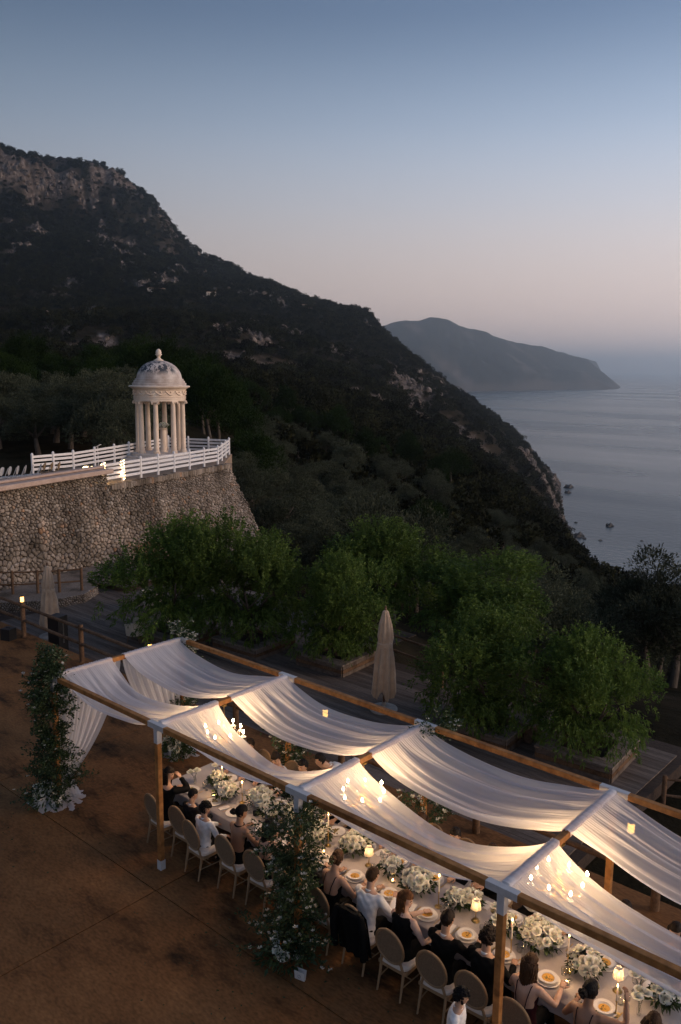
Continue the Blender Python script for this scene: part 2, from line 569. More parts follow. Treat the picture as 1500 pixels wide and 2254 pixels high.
def land_mat():
    m, t, o = nodes('hillside_ground')
    b = N(t, 'BsdfPrincipled'); b.inputs['Roughness'].default_value = 0.95; b.inputs['Specular IOR Level'].default_value = 0.02
    tc = N(t, 'TexCoord')
    n1 = N(t, 'TexNoise'); n1.inputs['Scale'].default_value = 0.35; n1.inputs['Detail'].default_value = 8
    t.links.new(tc.outputs['Object'], n1.inputs['Vector'])
    r1 = N(t, 'ValToRGB')
    r1.color_ramp.elements[0].position = 0.3; r1.color_ramp.elements[1].position = 0.7
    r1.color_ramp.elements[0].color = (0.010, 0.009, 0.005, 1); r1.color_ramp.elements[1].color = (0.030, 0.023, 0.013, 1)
    t.links.new(n1.outputs[0], r1.inputs[0])
    n2 = N(t, 'TexNoise'); n2.inputs['Scale'].default_value = 0.16; n2.inputs['Detail'].default_value = 10; n2.inputs['Roughness'].default_value = 0.7
    mp = N(t, 'Mapping'); mp.inputs['Scale'].default_value = (1, 1, 0.35)
    t.links.new(tc.outputs['Object'], mp.inputs[0]); t.links.new(mp.outputs[0], n2.inputs['Vector'])
    r2 = N(t, 'ValToRGB')
    r2.color_ramp.elements[0].position = 0.38; r2.color_ramp.elements[1].position = 0.64
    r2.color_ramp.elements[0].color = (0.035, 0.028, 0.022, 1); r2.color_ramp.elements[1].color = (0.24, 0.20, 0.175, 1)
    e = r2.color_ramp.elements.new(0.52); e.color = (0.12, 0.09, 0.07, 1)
    t.links.new(n2.outputs[0], r2.inputs[0])
    a = N(t, 'Attribute', attribute_name='rock'); a2 = N(t, 'Attribute', attribute_name='earth')
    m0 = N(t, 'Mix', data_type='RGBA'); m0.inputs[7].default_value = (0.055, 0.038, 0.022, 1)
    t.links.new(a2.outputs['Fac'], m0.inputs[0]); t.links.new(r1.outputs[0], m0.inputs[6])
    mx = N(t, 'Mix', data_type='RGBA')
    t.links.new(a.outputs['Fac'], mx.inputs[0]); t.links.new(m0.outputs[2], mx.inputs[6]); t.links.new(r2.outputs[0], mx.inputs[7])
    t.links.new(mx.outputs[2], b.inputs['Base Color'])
    bp = N(t, 'Bump'); bp.inputs['Distance'].default_value = 3.0; bp.inputs['Strength'].default_value = 0.6
    t.links.new(n2.outputs[0], bp.inputs['Height']); t.links.new(bp.outputs[0], b.inputs['Normal'])
    t.links.new(b.outputs[0], o.inputs[0])
    return m


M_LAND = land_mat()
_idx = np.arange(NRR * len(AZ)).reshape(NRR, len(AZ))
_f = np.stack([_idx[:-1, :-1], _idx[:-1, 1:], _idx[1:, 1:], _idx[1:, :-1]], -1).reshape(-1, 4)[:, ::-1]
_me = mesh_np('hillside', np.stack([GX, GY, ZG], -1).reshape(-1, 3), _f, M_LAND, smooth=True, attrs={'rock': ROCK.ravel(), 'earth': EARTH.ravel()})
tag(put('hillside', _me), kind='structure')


def ground_z(x, y):
    dx, dy = x - CAM[0], y - CAM[1]
    r = np.hypot(dx, dy); a = np.arctan2(dx, dy)
    i = np.clip(np.interp(np.log(r), RL, np.arange(NRR)), 0, NRR - 1.001); j = np.clip(np.interp(a, AZ, np.arange(len(AZ))), 0, len(AZ) - 1.001)
    i0 = i.astype(int); j0 = j.astype(int); u = i - i0; v = j - j0
    g = lambda G: (G[i0, j0] * (1 - v) + G[i0, j0 + 1] * v) * (1 - u) + (G[i0 + 1, j0] * (1 - v) + G[i0 + 1, j0 + 1] * v) * u
    return g(ZG), g(ROCK), g(EARTH)


# far headland across the bay: real relief, kilometres off
def headland(name, prof, r_near, r_far_of, seed, depth, rock=0.3):
    xs = np.linspace(prof[0][0], prof[-1][0], 220)
    top = np.interp(xs, [p[0] for p in prof], [p[1] for p in prof])
    rb = np.interp(xs, [p[0] for p in prof], [p[2] for p in prof])
    nr = 44
    V = np.zeros((nr, len(xs), 3)); RK = np.zeros((nr, len(xs)))
    for j, x in enumerate(xs):
        d = ray(x, 812.0); h = math.hypot(d[0], d[1]); ux, uy = d[0] / h, d[1] / h
        crest = max(_zy(x, top[j], rb[j] + depth * 0.5), SEA_Z - 6)
        for i in range(nr):
            u = i / (nr - 1)
            r = rb[j] + depth * u
            k = (u / 0.5) ** 0.8 if u < 0.5 else max(0.0, 1 - (u - 0.5) / 0.5) ** 0.8
            V[i, j] = (CAM[0] + ux * r, CAM[1] + uy * r, (SEA_Z - 8) + (crest - SEA_Z + 8) * k)
    n = fbm(V[..., 0] / 420, V[..., 1] / 420, 5, seed)
    k = np.clip((V[..., 2] - SEA_Z) / 120, 0, 1)
    V[..., 2] += n * 250 * k * np.sin(np.linspace(0, pi, nr))[:, None] ** 0.0 * (np.abs(np.linspace(-1, 1, nr)) [:, None] * 0.6 + 0.4)
    RK = np.clip((fbm(V[..., 0] / 200, V[..., 1] / 200, 5, seed + 9) - 0.12) * 6, 0, 1)
    RK = np.maximum(RK, np.clip((SEA_Z + 70 + 120 * n - V[..., 2]) / 30, 0, 1) * 0.7)
    ii = np.arange(nr * len(xs)).reshape(nr, len(xs))
    f = np.stack([ii[:-1, :-1], ii[:-1, 1:], ii[1:, 1:], ii[1:, :-1]], -1).reshape(-1, 4)[:, ::-1]
    me = mesh_np(name, V.reshape(-1, 3), f, M_LAND, smooth=True, attrs={'rock': RK.ravel(), 'earth': RK.ravel() * 0})
    return tag(put(name, me), kind='structure')


headland('headland_hill', [(560, 790, 6000), (700, 760, 6000), (800, 730, 6000), (850, 717, 6000), (880, 709, 6100), (925, 701, 6200), (960, 698, 6300), (990, 702, 6400), (1010, 716, 6500), (1040, 724, 6600), (1085, 738, 6800), (1120, 746, 6900), (1165, 757, 7100), (1200, 766, 7300), (1218, 772, 7400), (1245, 783, 7500), (1290, 797, 7600), (1320, 818, 7700), (1345, 834, 7800), (1368, 851, 7900)], 0, 0, 21, 2600)
headland('distant_hill', [(1080, 800, 11000), (1180, 775, 11000), (1240, 774, 11000), (1290, 786, 11000), (1312, 795, 11200), (1322, 812, 11300), (1328, 826, 11400)], 0, 0, 44, 1500)
headland('spur_hill', [(760, 780, 3500), (850, 790, 3500), (905, 792, 3500), (935, 803, 3500), (960, 822, 3600), (985, 838, 3700), (1005, 848, 3900), (1030, 862, 4200)], 0, 0, 63, 700)


def sea_mat():
    m, t, o = nodes('sea_water')
    b = N(t, 'BsdfPrincipled')
    b.inputs['Base Color'].default_value = (0.012, 0.022, 0.03, 1); b.inputs['Roughness'].default_value = 0.22
    b.inputs['IOR'].default_value = 1.33; b.inputs['Specular IOR Level'].default_value = 0.5
    tc = N(t, 'TexCoord')
    n1 = N(t, 'TexNoise'); n1.inputs['Scale'].default_value = 0.12; n1.inputs['Detail'].default_value = 6
    t.links.new(tc.outputs['Object'], n1.inputs['Vector'])
    bp = N(t, 'Bump'); bp.inputs['Distance'].default_value = 1.1; bp.inputs['Strength'].default_value = 0.55
    t.links.new(n1.outputs[0], bp.inputs['Height']); t.links.new(bp.outputs[0], b.inputs['Normal'])
    mp = N(t, 'Mapping'); mp.inputs['Rotation'].default_value = (0, 0, radians(50)); mp.inputs['Scale'].default_value = (0.0007, 0.0028, 1)
    n2 = N(t, 'TexNoise'); n2.inputs['Scale'].default_value = 1.0; n2.inputs['Detail'].default_value = 5
    t.links.new(tc.outputs['Object'], mp.inputs[0]); t.links.new(mp.outputs[0], n2.inputs['Vector'])
    mr = N(t, 'MapRange'); mr.inputs[1].default_value = 0.35; mr.inputs[2].default_value = 0.7; mr.inputs[3].default_value = 0.2; mr.inputs[4].default_value = 0.34
    t.links.new(n2.outputs[0], mr.inputs[0]); t.links.new(mr.outputs[0], b.inputs['Roughness'])
    t.links.new(b.outputs[0], o.inputs[0])
    return m


_c = np.array([CAM[0] + sin(YAW) * 16000, CAM[1] + cos(YAW) * 16000])
_S = 34000
_sea = MB().add([(_c[0] - _S, _c[1] - _S, SEA_Z), (_c[0] + _S, _c[1] - _S, SEA_Z), (_c[0] + _S, _c[1] + _S, SEA_Z), (_c[0] - _S, _c[1] + _S, SEA_Z)], [(0, 1, 2, 3)])
tag(_sea.build('sea', sea_mat()), kind='structure')

_hz = MB().box((_c[0], _c[1], (SEA_Z - 12 + 580) / 2), (2 * _S + 50, 2 * _S + 50, 580 - SEA_Z + 12))
hz, ht, ho = nodes('haze_air')
_pv = N(ht, 'VolumePrincipled')
_pv.inputs['Color'].default_value = (0.83, 0.93, 1.0, 1)
_pv.inputs['Density'].default_value = 0.9e-4
_pv.inputs['Anisotropy'].default_value = 0.75
ht.links.new(_pv.outputs[0], ho.inputs['Volume'])
haze = _hz.build('haze', hz)
tag(haze, 'thin grey blue evening haze over the sea', 'haze', kind='stuff')

# ---------------------------------------------------------------- trees
M_BARK = mat('bark', (0.045, 0.033, 0.024), 0.9, (0.09, 0.07, 0.055), 14, 0.6, stretch=(1, 1, 0.25))
M_LEAF_FRUIT = leafmat('leaf_fruit_tree', (0.024, 0.054, 0.012), (0.15, 0.215, 0.042), 0.5, 0.35, 0.15, 1.3, 0.15)
M_LEAF_OLIVE = leafmat('leaf_olive', (0.020, 0.026, 0.015), (0.092, 0.098, 0.060), 0.6, 0.2, 0.28, 0.6, 0.06)
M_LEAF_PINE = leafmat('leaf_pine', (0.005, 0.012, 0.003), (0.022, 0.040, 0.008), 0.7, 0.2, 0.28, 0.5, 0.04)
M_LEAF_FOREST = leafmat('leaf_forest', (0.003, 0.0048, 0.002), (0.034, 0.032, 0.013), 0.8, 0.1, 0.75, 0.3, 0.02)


def trunk_mesh(name, h, rad, limbs, rng, lean=0.1, spread=0.6):
    mb = MB()
    lx, ly = rng.normal(0, lean, 2)
    top = (lx * h, ly * h, h)
    mid = (lx * h * 0.4 + rng.normal(0, .04), ly * h * 0.4 + rng.normal(0, .04), h * 0.5)
    mb.tube([(0, 0, -0.25), (0, 0, 0.05), mid, top], [rad * 1.5, rad * 1.2, rad, rad * 0.75], 8)
    for i in range(limbs):
        a = 2 * pi * (i + rng.random() * 0.6) / limbs
        L = spread * (0.7 + 0.5 * rng.random())
        p1 = (top[0] + cos(a) * L * 0.5, top[1] + sin(a) * L * 0.5, top[2] + L * 0.5)
        p2 = (top[0] + cos(a) * L, top[1] + sin(a) * L, top[2] + L * 1.2)
        mb.tube([top, p1, p2], [rad * 0.6, rad * 0.42, rad * 0.15], 6)
        for q in range(2):
            b = a + rng.normal(0, .7)
            mb.tube([p1, (p1[0] + cos(b) * L * .5, p1[1] + sin(b) * L * .5, p1[2] + L * .5)], [rad * .3, rad * .08], 5)
    return mb.mesh(name, M_BARK, smooth='all')


def fruit_crown(seed, R=2.1, H=3.3, nsh=2100):
    """long narrow leaves on upright shoots, as on a young peach tree"""
    rng = np.random.default_rng(seed)
    P = []; D = []; Ls = []
    lobes = [(np.clip(rng.normal(0, .5, 3), -.85, .85) * np.array([R, R, H * .38]) * 0.85, rng.uniform(.30, .52)) for _ in range(17)]
    lobes += [(np.array([cos(q) * R * .55, sin(q) * R * .55, -H * .30]), .5) for q in np.linspace(0, 6.28, 6)[:5]]
    for i in range(nsh):
        c, k = lobes[rng.integers(len(lobes))]
        u = rng.normal(size=3); u /= np.linalg.norm(u)
        u[2] = abs(u[2]) * 1.0 if rng.random() < .75 else u[2]
        rad = rng.uniform(.55, 1.0) ** .6
        p = c + u * rad * k * np.array([R * .72, R * .72, H * .42])
        d = u * np.array([.6, .6, .25]) + np.array([0, 0, rng.uniform(.4, 1.3)])
        if p[2] < -H * .12: d = u * np.array([1, 1, .3]) + np.array([0, 0, -.5])
        d /= np.linalg.norm(d)
        L = rng.uniform(.28, .62) * (1.6 if p[2] > H * .15 else 1)
        n = int(L * 34)
        t = np.sort(rng.random(n)) * L
        side = rng.normal(size=(n, 3)); side -= (side @ d)[:, None] * d; side /= np.linalg.norm(side, axis=1, keepdims=True)
        pp = p + d * t[:, None] + np.array([0, 0, 1]) * (-0.12 * (t / L) ** 2)[:, None] * L
        P.append(pp); D.append(d * .75 + side * .75 + np.array([0, 0, -.12])); Ls.append(rng.uniform(.10, .165, n))
    P = np.concatenate(P); D = np.concatenate(D); Ls = np.concatenate(Ls)
    P = P + np.array([0, 0, H * .52])
    P[:, 2] = np.where(P[:, 2] < .25, .25 + .2 * rng.random(len(P)), P[:, 2])
    v, f = leaf_arrays(P, D, Ls, Ls * .32, rng, .18)
    return mesh_np('fruit_crown', v, f, M_LEAF_FRUIT)


def puff_crown(name, seed, m, R, H, nl, ll, lw, lobes=11, flat=0.8, up=0.3):
    """crown of many leaf sprays gathered in uneven lobes"""
    rng = np.random.default_rng(seed)
    C = rng.normal(0, .42, (lobes, 3)) * np.array([R, R, H * .45])
    C[:, 2] -= 0.15 * H * (np.hypot(C[:, 0], C[:, 1]) / R)
    K = rng.uniform(.28, .52, lobes)
    w = K ** 2; w /= w.sum()
    li = rng.choice(lobes, nl, p=w)
    u = rng.normal(size=(nl, 3)); u /= np.linalg.norm(u, axis=1, keepdims=True)
    u[:, 2] = np.where(u[:, 2] < -.3, -u[:, 2], u[:, 2])
    rad = rng.uniform(.5, 1.05, nl) ** .45
    bump = 1 + .28 * np.sin(u[:, 0] * 7 + li * 2.1) * np.sin(u[:, 1] * 6 + li) + .15 * np.sin(u[:, 2] * 13 + li)
    P = C[li] + u * (rad * K[li] * bump)[:, None] * np.array([R, R, H * flat * .9])
    P[:, 2] += H * .55
    D = u + rng.normal(0, .55, (nl, 3)) + np.array([0, 0, up])
    L = rng.uniform(.6, 1.3, nl) * ll
    v, f = leaf_arrays(P, D, L, L * lw, rng, .05)
    return mesh_np(name, v, f, m)


FRUIT = [fruit_crown(s) for s in (1, 2, 3)]
FRUIT_T = [trunk_mesh('trunk', 0.9, 0.10, 4, np.random.default_rng(40 + s), .12, .9) for s in range(3)]


def fruit_tree(x, y, z, s, k, rz, label, sxy=1.0):
    t = thing('fruit_tree', label, 'tree', (x, y, z), rz, 'green trees on the deck')
    put('trunk', FRUIT_T[k], t, sc=s)
    put('crown', FRUIT[k], t, (0, 0, 0.22 * s), sc=(s * sxy, s * sxy, s))
    return t


for (px, py, rr, s, k, rz, sxy, lab) in (
        (395, 1430, 26.5, 0.98, 0, 0.3, .92, 'broad green leafy tree nearest the stone terrace wall'),
        (560, 1440, 25.5, 1.03, 1, 1.9, .78, 'tall green leafy tree rising in front of the battered wall corner'),
        (742, 1440, 24.0, 0.80, 2, 4.0, .86, 'smaller rounded green tree just to the upper left of the closed parasol by the pergola'),
        (845, 1400, 28.5, 0.86, 0, 2.4, 1.1, 'green tree with spiky upright shoots behind the smaller rounded one'),
        (1050, 1450, 26.5, 0.70, 1, 5.1, 1.35, 'wide low green tree behind the timber rail right of the closed parasol'),
        (1075, 1655, 19.6, 0.74, 2, 1.0, .95, 'dark green tree growing from the planter beside the pergola'),
        (1290, 1690, 18.8, 0.74, 0, 3.3, .82, 'dark green tree with drooping low branch over the pale boards at far right')):
    p = dp(px, py, rr)
    fruit_tree(p[0], p[1], -0.6, s * 1.06, k, rz, lab, sxy)

# olives and pines one can tell apart on the slope
OLIVE = [puff_crown('olive_crown', 60 + i, M_LEAF_OLIVE, 2.9, 3.9, 17000, .17, .36, 13) for i in range(3)]
PINE = [puff_crown('pine_crown', 70 + i, M_LEAF_PINE, 2.7, 5.4, 13000, .21, .38, 14, .8, .6) for i in range(3)]
OL_T = [trunk_mesh('trunk', 1.6, .22, 4, np.random.default_rng(80 + i), .15, 1.5) for i in range(2)]
PI_T = [trunk_mesh('trunk', 3.0, .16, 5, np.random.default_rng(90 + i), .06, 1.2) for i in range(2)]
placed = []


def hill_tree(kind, x, y, s, label, group, name):
    z = float(ground_z(np.array([x]), np.array([y]))[0][0])
    rz = rnd.random() * 6.28
    t = thing(name, label, 'tree', (x, y, z), rz, group)
    k = rnd.randrange(3)
    if kind == 'o':
        put('trunk', OL_T[k % 2], t, sc=s); put('crown', OLIVE[k], t, (0, 0, .9 * s), sc=(s, s * rnd.uniform(.85, 1.1), s * rnd.uniform(.85, 1.1)))
    else:
        put('trunk', PI_T[k % 2], t, sc=s); put('crown', PINE[k], t, (0, 0, .9 * s), sc=(s * rnd.uniform(.85, 1.05), s, s * rnd.uniform(.9, 1.25)))
    placed.append((x, y))


def scatter(kind, n, x0, x1, r0, r1, smin, smax, label, group, name, dmin):
    k = 0; tries = 0
    while k < n and tries < 6000:
        tries += 1
        px = rnd.uniform(x0, x1); r = math.sqrt(rnd.uniform(r0 * r0, r1 * r1))
        p = dp(px, 812, r)
        if any((p[0] - a) ** 2 + (p[1] - b) ** 2 < dmin * dmin for a, b in placed): continue
        if in_terrace(p[0], p[1]): continue
        hill_tree(kind, float(p[0]), float(p[1]), rnd.uniform(smin, smax), label, group, name); k += 1


def in_terrace(x, y):
    # keep clear of the walled terrace and the deck
    return (x < -13 and y < 31.5 and x > -62) or (y < 15.5 and x > -60)


scatter('o', 46, 480, 1560, 41, 88, .78, 1.15, 'grey green olive tree in the grove below the deck', 'olive trees below the deck', 'olive_tree', 3.7)
scatter('o', 60, 540, 1420, 88, 165, .85, 1.25, 'olive tree on the slope beyond the grove, above the sea', 'olive trees on the farther slope', 'olive_tree', 5.2)
scatter('o', 26, -60, 330, 62, 112, .95, 1.4, 'bushy olive tree behind the white terrace fence', 'olive trees behind the terrace', 'olive_tree', 5.0)
scatter('p', 34, 300, 1010, 92, 190, 1.0, 1.5, 'deep green pine on the slope behind the domed temple', 'pines behind the temple', 'pine_tree', 6.0)
scatter('p', 24, -60, 420, 112, 200, 1.0, 1.5, 'dark pine on the hillside above the olive trees behind the terrace', 'pines above the terrace', 'pine_tree', 6.0)
hp = dp(1435, 1290, 47)
hill_tree('o', float(hp[0]), float(hp[1]), 1.15, 'dark tree standing up against the sea at the right edge', None, 'olive_tree')

# the woods on the mountain: one mass
def far_crown(seed, R, H, n, m):
    return puff_crown('far_crown', seed, m, R, H, n, .95, .62, 7, .85, .25)


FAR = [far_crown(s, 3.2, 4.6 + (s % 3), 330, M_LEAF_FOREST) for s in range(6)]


def forest():
    rng = np.random.default_rng(5)
    n = 70000
    r = np.sqrt(rng.uniform(150 ** 2, 1760 ** 2, n))
    keep = rng.random(n) < np.interp(r, [150, 300, 900, 1760], [1, 1, .78, .55])
    r = r[keep]
    # extra near ones, where the gaps would show
    r = np.concatenate([r, np.sqrt(rng.uniform(120 ** 2, 420 ** 2, 5200))])
    xq = rng.uniform(-330, 1560, len(r))
    a = np.interp(xq, _xs, AZ)
    x = CAM[0] + r * np.sin(a); y = CAM[1] + r * np.cos(a)
    z, rk, ea = ground_z(x, y)
    pr = np.clip(1 - rk * .93, 0, 1) * (1 - .65 * ea)
    ok = (rng.random(len(x)) < pr) & (z > SEA_Z + 5)
    # olive terraces lie in loose rows between 640 and 900 m
    ok &= ~((r > 640) & (r < 860) & (rng.random(len(x)) < .45))
    if placed:
        pa = np.array(placed)
        nr = r < 210
        d = np.full(len(x), 99.0)
        ii = np.where(nr)[0]
        for c in range(0, len(ii), 400):
            j = ii[c:c + 400]
            d[j] = np.sqrt(((np.stack([x[j], y[j]], 1)[:, None] - pa[None]) ** 2).sum(2)).min(1)
        ok &= d > 2.4
    x, y, z, r = x[ok], y[ok], z[ok], r[ok]
    n = len(x)
    print('forest trees', n)
    me = bpy.data.meshes.new('forest')
    me.vertices.add(n); me.vertices.foreach_set('co', np.stack([x, y, z - .3], 1).astype(np.float32).ravel())
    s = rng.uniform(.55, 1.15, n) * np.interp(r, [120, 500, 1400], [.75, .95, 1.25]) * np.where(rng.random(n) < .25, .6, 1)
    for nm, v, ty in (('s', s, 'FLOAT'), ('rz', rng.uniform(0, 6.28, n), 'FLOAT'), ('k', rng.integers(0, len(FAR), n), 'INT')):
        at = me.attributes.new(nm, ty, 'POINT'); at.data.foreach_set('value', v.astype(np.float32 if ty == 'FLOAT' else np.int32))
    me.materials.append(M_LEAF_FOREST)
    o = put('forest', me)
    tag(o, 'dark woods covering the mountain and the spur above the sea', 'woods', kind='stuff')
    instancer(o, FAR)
    return o


def instancer(o, shapes):
    """set the shapes on the points of o, by the attributes k, rz and s"""
    ng = bpy.data.node_groups.new(o.name, 'GeometryNodeTree')
    ng.interface.new_socket('Geometry', in_out='INPUT', socket_type='NodeSocketGeometry')
    ng.interface.new_socket('Geometry', in_out='OUTPUT', socket_type='NodeSocketGeometry')
    A = ng.nodes.new
    gi, go = A('NodeGroupInput'), A('NodeGroupOutput')
    ip = A('GeometryNodeInstanceOnPoints')
    ip.inputs['Pick Instance'].default_value = True
    jn = A('GeometryNodeJoinGeometry')
    for me_ in shapes:
        ob = bpy.data.objects.new('far_shape', me_)
        oi = A('GeometryNodeObjectInfo'); oi.inputs['Object'].default_value = ob; oi.inputs['As Instance'].default_value = True
        ng.links.new(oi.outputs['Geometry'], jn.inputs[0])
    ng.links.new(jn.outputs[0], ip.inputs['Instance'])
    ng.links.new(gi.outputs[0], ip.inputs['Points'])

    def attr(nm, ty):
        q = A('GeometryNodeInputNamedAttribute'); q.data_type = ty; q.inputs[0].default_value = nm
        return q.outputs[0]
    ng.links.new(attr('k', 'INT'), ip.inputs['Instance Index'])
    cx = A('ShaderNodeCombineXYZ'); ng.links.new(attr('rz', 'FLOAT'), cx.inputs[2])
    ng.links.new(cx.outputs[0], ip.inputs['Rotation'])
    ng.links.new(attr('s', 'FLOAT'), ip.inputs['Scale'])
    ng.links.new(ip.outputs[0], go.inputs[0])
    o.modifiers.new('scatter', 'NODES').node_group = ng


def crags():
    """broken rock standing out of the cliffs and outcrops"""
    M_CRAG = mat('crag', (.035, .028, .022), .95, (.21, .17, .145), .22, .9, .8, rand=.35, lo=.38, hi=.62, spec=.02, stretch=(1, 1, .45))
    shapes = []
    for q in range(5):
        rg = np.random.default_rng(500 + q)
        mb = MB().ball((0, 0, 0), 1.0, 11, 8)
        dirs = rg.normal(size=(9, 3)); dirs /= np.linalg.norm(dirs, axis=1, keepdims=True); cut = rg.uniform(.45, .9, 9)
        v = np.array(mb.v)
        for d, c in zip(dirs, cut):
            h = v @ d
            v = v - np.clip(h - c, 0, None)[:, None] * d
        v = v * np.array([1, rg.uniform(.7, 1.2), rg.uniform(1.0, 1.9)]) * 3.0
        mb.v = [tuple(p) for p in v]
        shapes.append(mb.mesh('crag', M_CRAG))
    rng = np.random.default_rng(77)
    n = 60000
    r = np.sqrt(rng.uniform(190 ** 2, 1620 ** 2, n)); a = np.interp(rng.uniform(-330, 1520, n), _xs, AZ)
    x = CAM[0] + r * np.sin(a); y = CAM[1] + r * np.cos(a)
    z, rk, ea = ground_z(x, y)
    ok = (rng.random(n) < np.clip(rk - .35, 0, 1) * .9) & (z > SEA_Z - 3)
    x, y, z, r = x[ok], y[ok], z[ok], r[ok]; n = len(x)
    print('crags', n)
    me = bpy.data.meshes.new('crags')
    me.vertices.add(n); me.vertices.foreach_set('co', np.stack([x, y, z - .5], 1).astype(np.float32).ravel())
    sc = rng.uniform(.35, 1.1, n) * np.interp(r, [150, 500, 1500], [.4, .8, 1.7])
    for nm, v, ty in (('s', sc, 'FLOAT'), ('rz', rng.uniform(0, 6.28, n), 'FLOAT'), ('k', rng.integers(0, 5, n), 'INT')):
        at = me.attributes.new(nm, ty, 'POINT'); at.data.foreach_set('value', v.astype(np.float32 if ty == 'FLOAT' else np.int32))
    o = put('crags', me)
    tag(o, 'grey and tan rock outcrops breaking through the hillside woods', 'rocks', kind='stuff')
    instancer(o, shapes)


forest()
crags()

# ---------------------------------------------------------------- stone walls
def stone_mat():
    m, t, o = nodes('dry_stone')
    b = N(t, 'BsdfPrincipled'); b.inputs['Roughness'].default_value = 0.92; b.inputs['Specular IOR Level'].default_value = 0.2
    g = N(t, 'NewGeometry'); oi = N(t, 'ObjectInfo')
    ad = N(t, 'Math', operation='ADD'); fr = N(t, 'Math', operation='FRACT')
    t.links.new(g.outputs['Random Per Island'], ad.inputs[0]); t.links.new(oi.outputs['Random'], ad.inputs[1]); t.links.new(ad.outputs[0], fr.inputs[0])
    r = N(t, 'ValToRGB')
    cs = [(0, (.15, .115, .085)), (.25, (.25, .20, .155)), (.5, (.31, .25, .20)), (.75, (.20, .155, .12)), (.92, (.38, .32, .265)), (1, (.32, .18, .10))]
    r.color_ramp.elements[0].color = c4(cs[0][1]); r.color_ramp.elements[1].color = c4(cs[-1][1])
    for p, c in cs[1:-1]:
        r.color_ramp.elements.new(p).color = c4(c)
    t.links.new(fr.outputs[0], r.inputs[0])
    tc = N(t, 'TexCoord'); n = N(t, 'TexNoise'); n.inputs['Scale'].default_value = 7; n.inputs['Detail'].default_value = 7; n.inputs['Roughness'].default_value = .7
    t.links.new(tc.outputs['Object'], n.inputs['Vector'])
    mr = N(t, 'MapRange'); mr.inputs[1].default_value = .3; mr.inputs[2].default_value = .7; mr.inputs[3].default_value = .55; mr.inputs[4].default_value = 1.3
    t.links.new(n.outputs[0], mr.inputs[0])
    vm = N(t, 'VectorMath', operation='SCALE'); t.links.new(r.outputs[0], vm.inputs[0]); t.links.new(mr.outputs[0], vm.inputs['Scale'])
    # damp and lichen in broad patches over the whole wall
    mp = N(t, 'Mapping'); mp.inputs['Scale'].default_value = (.9, .9, .45); t.links.new(g.outputs['Position'], mp.inputs[0])
    n5 = N(t, 'TexNoise'); n5.inputs['Scale'].default_value = .9; n5.inputs['Detail'].default_value = 6; t.links.new(mp.outputs[0], n5.inputs['Vector'])
    m5 = N(t, 'MapRange'); m5.inputs[1].default_value = .35; m5.inputs[2].default_value = .65; m5.inputs[3].default_value = .55; m5.inputs[4].default_value = 1.3
    t.links.new(n5.outputs[0], m5.inputs[0])
    v5 = N(t, 'VectorMath', operation='SCALE'); t.links.new(vm.outputs[0], v5.inputs[0]); t.links.new(m5.outputs[0], v5.inputs['Scale'])
    t.links.new(v5.outputs[0], b.inputs['Base Color'])
    bp = N(t, 'Bump'); bp.inputs['Distance'].default_value = .03; bp.inputs['Strength'].default_value = .7
    t.links.new(n.outputs[0], bp.inputs['Height']); t.links.new(bp.outputs[0], b.inputs['Normal'])
    t.links.new(b.outputs[0], o.inputs[0])
    return m


M_STONE = stone_mat()
M_MORTAR = mat('wall_joints', (.05, .038, .028), .95, (.09, .07, .05), 6)
M_COPING = mat('pink_coping', (.40, .28, .22), .85, (.48, .35, .28), 3, .3)


def cells(W, H, size, rng, lo=0.0):
    """Voronoi cells of the rectangle W x H; size(s, t) gives the wanted stone width"""
    pts = []; grid = {}
    g = 0.5
    tries = 0; miss = 0
    while tries < 60000 and miss < 900:
        tries += 1; miss += 1
        p = (rng.uniform(0, W), rng.uniform(0, H))
        d = size(*p) * (rng.uniform(.30, .58) if rng.random() < .4 else rng.uniform(.6, 1.3))
        k = (int(p[0] / g), int(p[1] / g)); ok = True
        for a in (-1, 0, 1):
            for b in (-1, 0, 1):
                for q in grid.get((k[0] + a, k[1] + b), ()):
                    if (q[0] - p[0]) ** 2 * .75 + (q[1] - p[1]) ** 2 * 1.3 < d * d: ok = False; break
                if not ok: break
            if not ok: break
        if ok:
            pts.append(p); grid.setdefault(k, []).append(p); miss = 0
    P = np.array(pts); out = []
    for i, p in enumerate(P):
        d2 = ((P - p) ** 2).sum(1)
        nb = np.argsort(d2)[1:22]
        poly = [(0, 0), (W, 0), (W, H), (0, H)]
        for j in nb:
            q = P[j]; m = (p + q) / 2; n = q - p
            new = []
            for a in range(len(poly)):
                A = poly[a]; B = poly[(a + 1) % len(poly)]
                da = (A[0] - m[0]) * n[0] + (A[1] - m[1]) * n[1]; db = (B[0] - m[0]) * n[0] + (B[1] - m[1]) * n[1]
                if da <= 0: new.append(A)
                if da * db < 0:
                    t = da / (da - db); new.append((A[0] + (B[0] - A[0]) * t, A[1] + (B[1] - A[1]) * t))
            poly = new
            if not poly: break
        if len(poly) >= 3: out.append(np.array(poly))
    return out


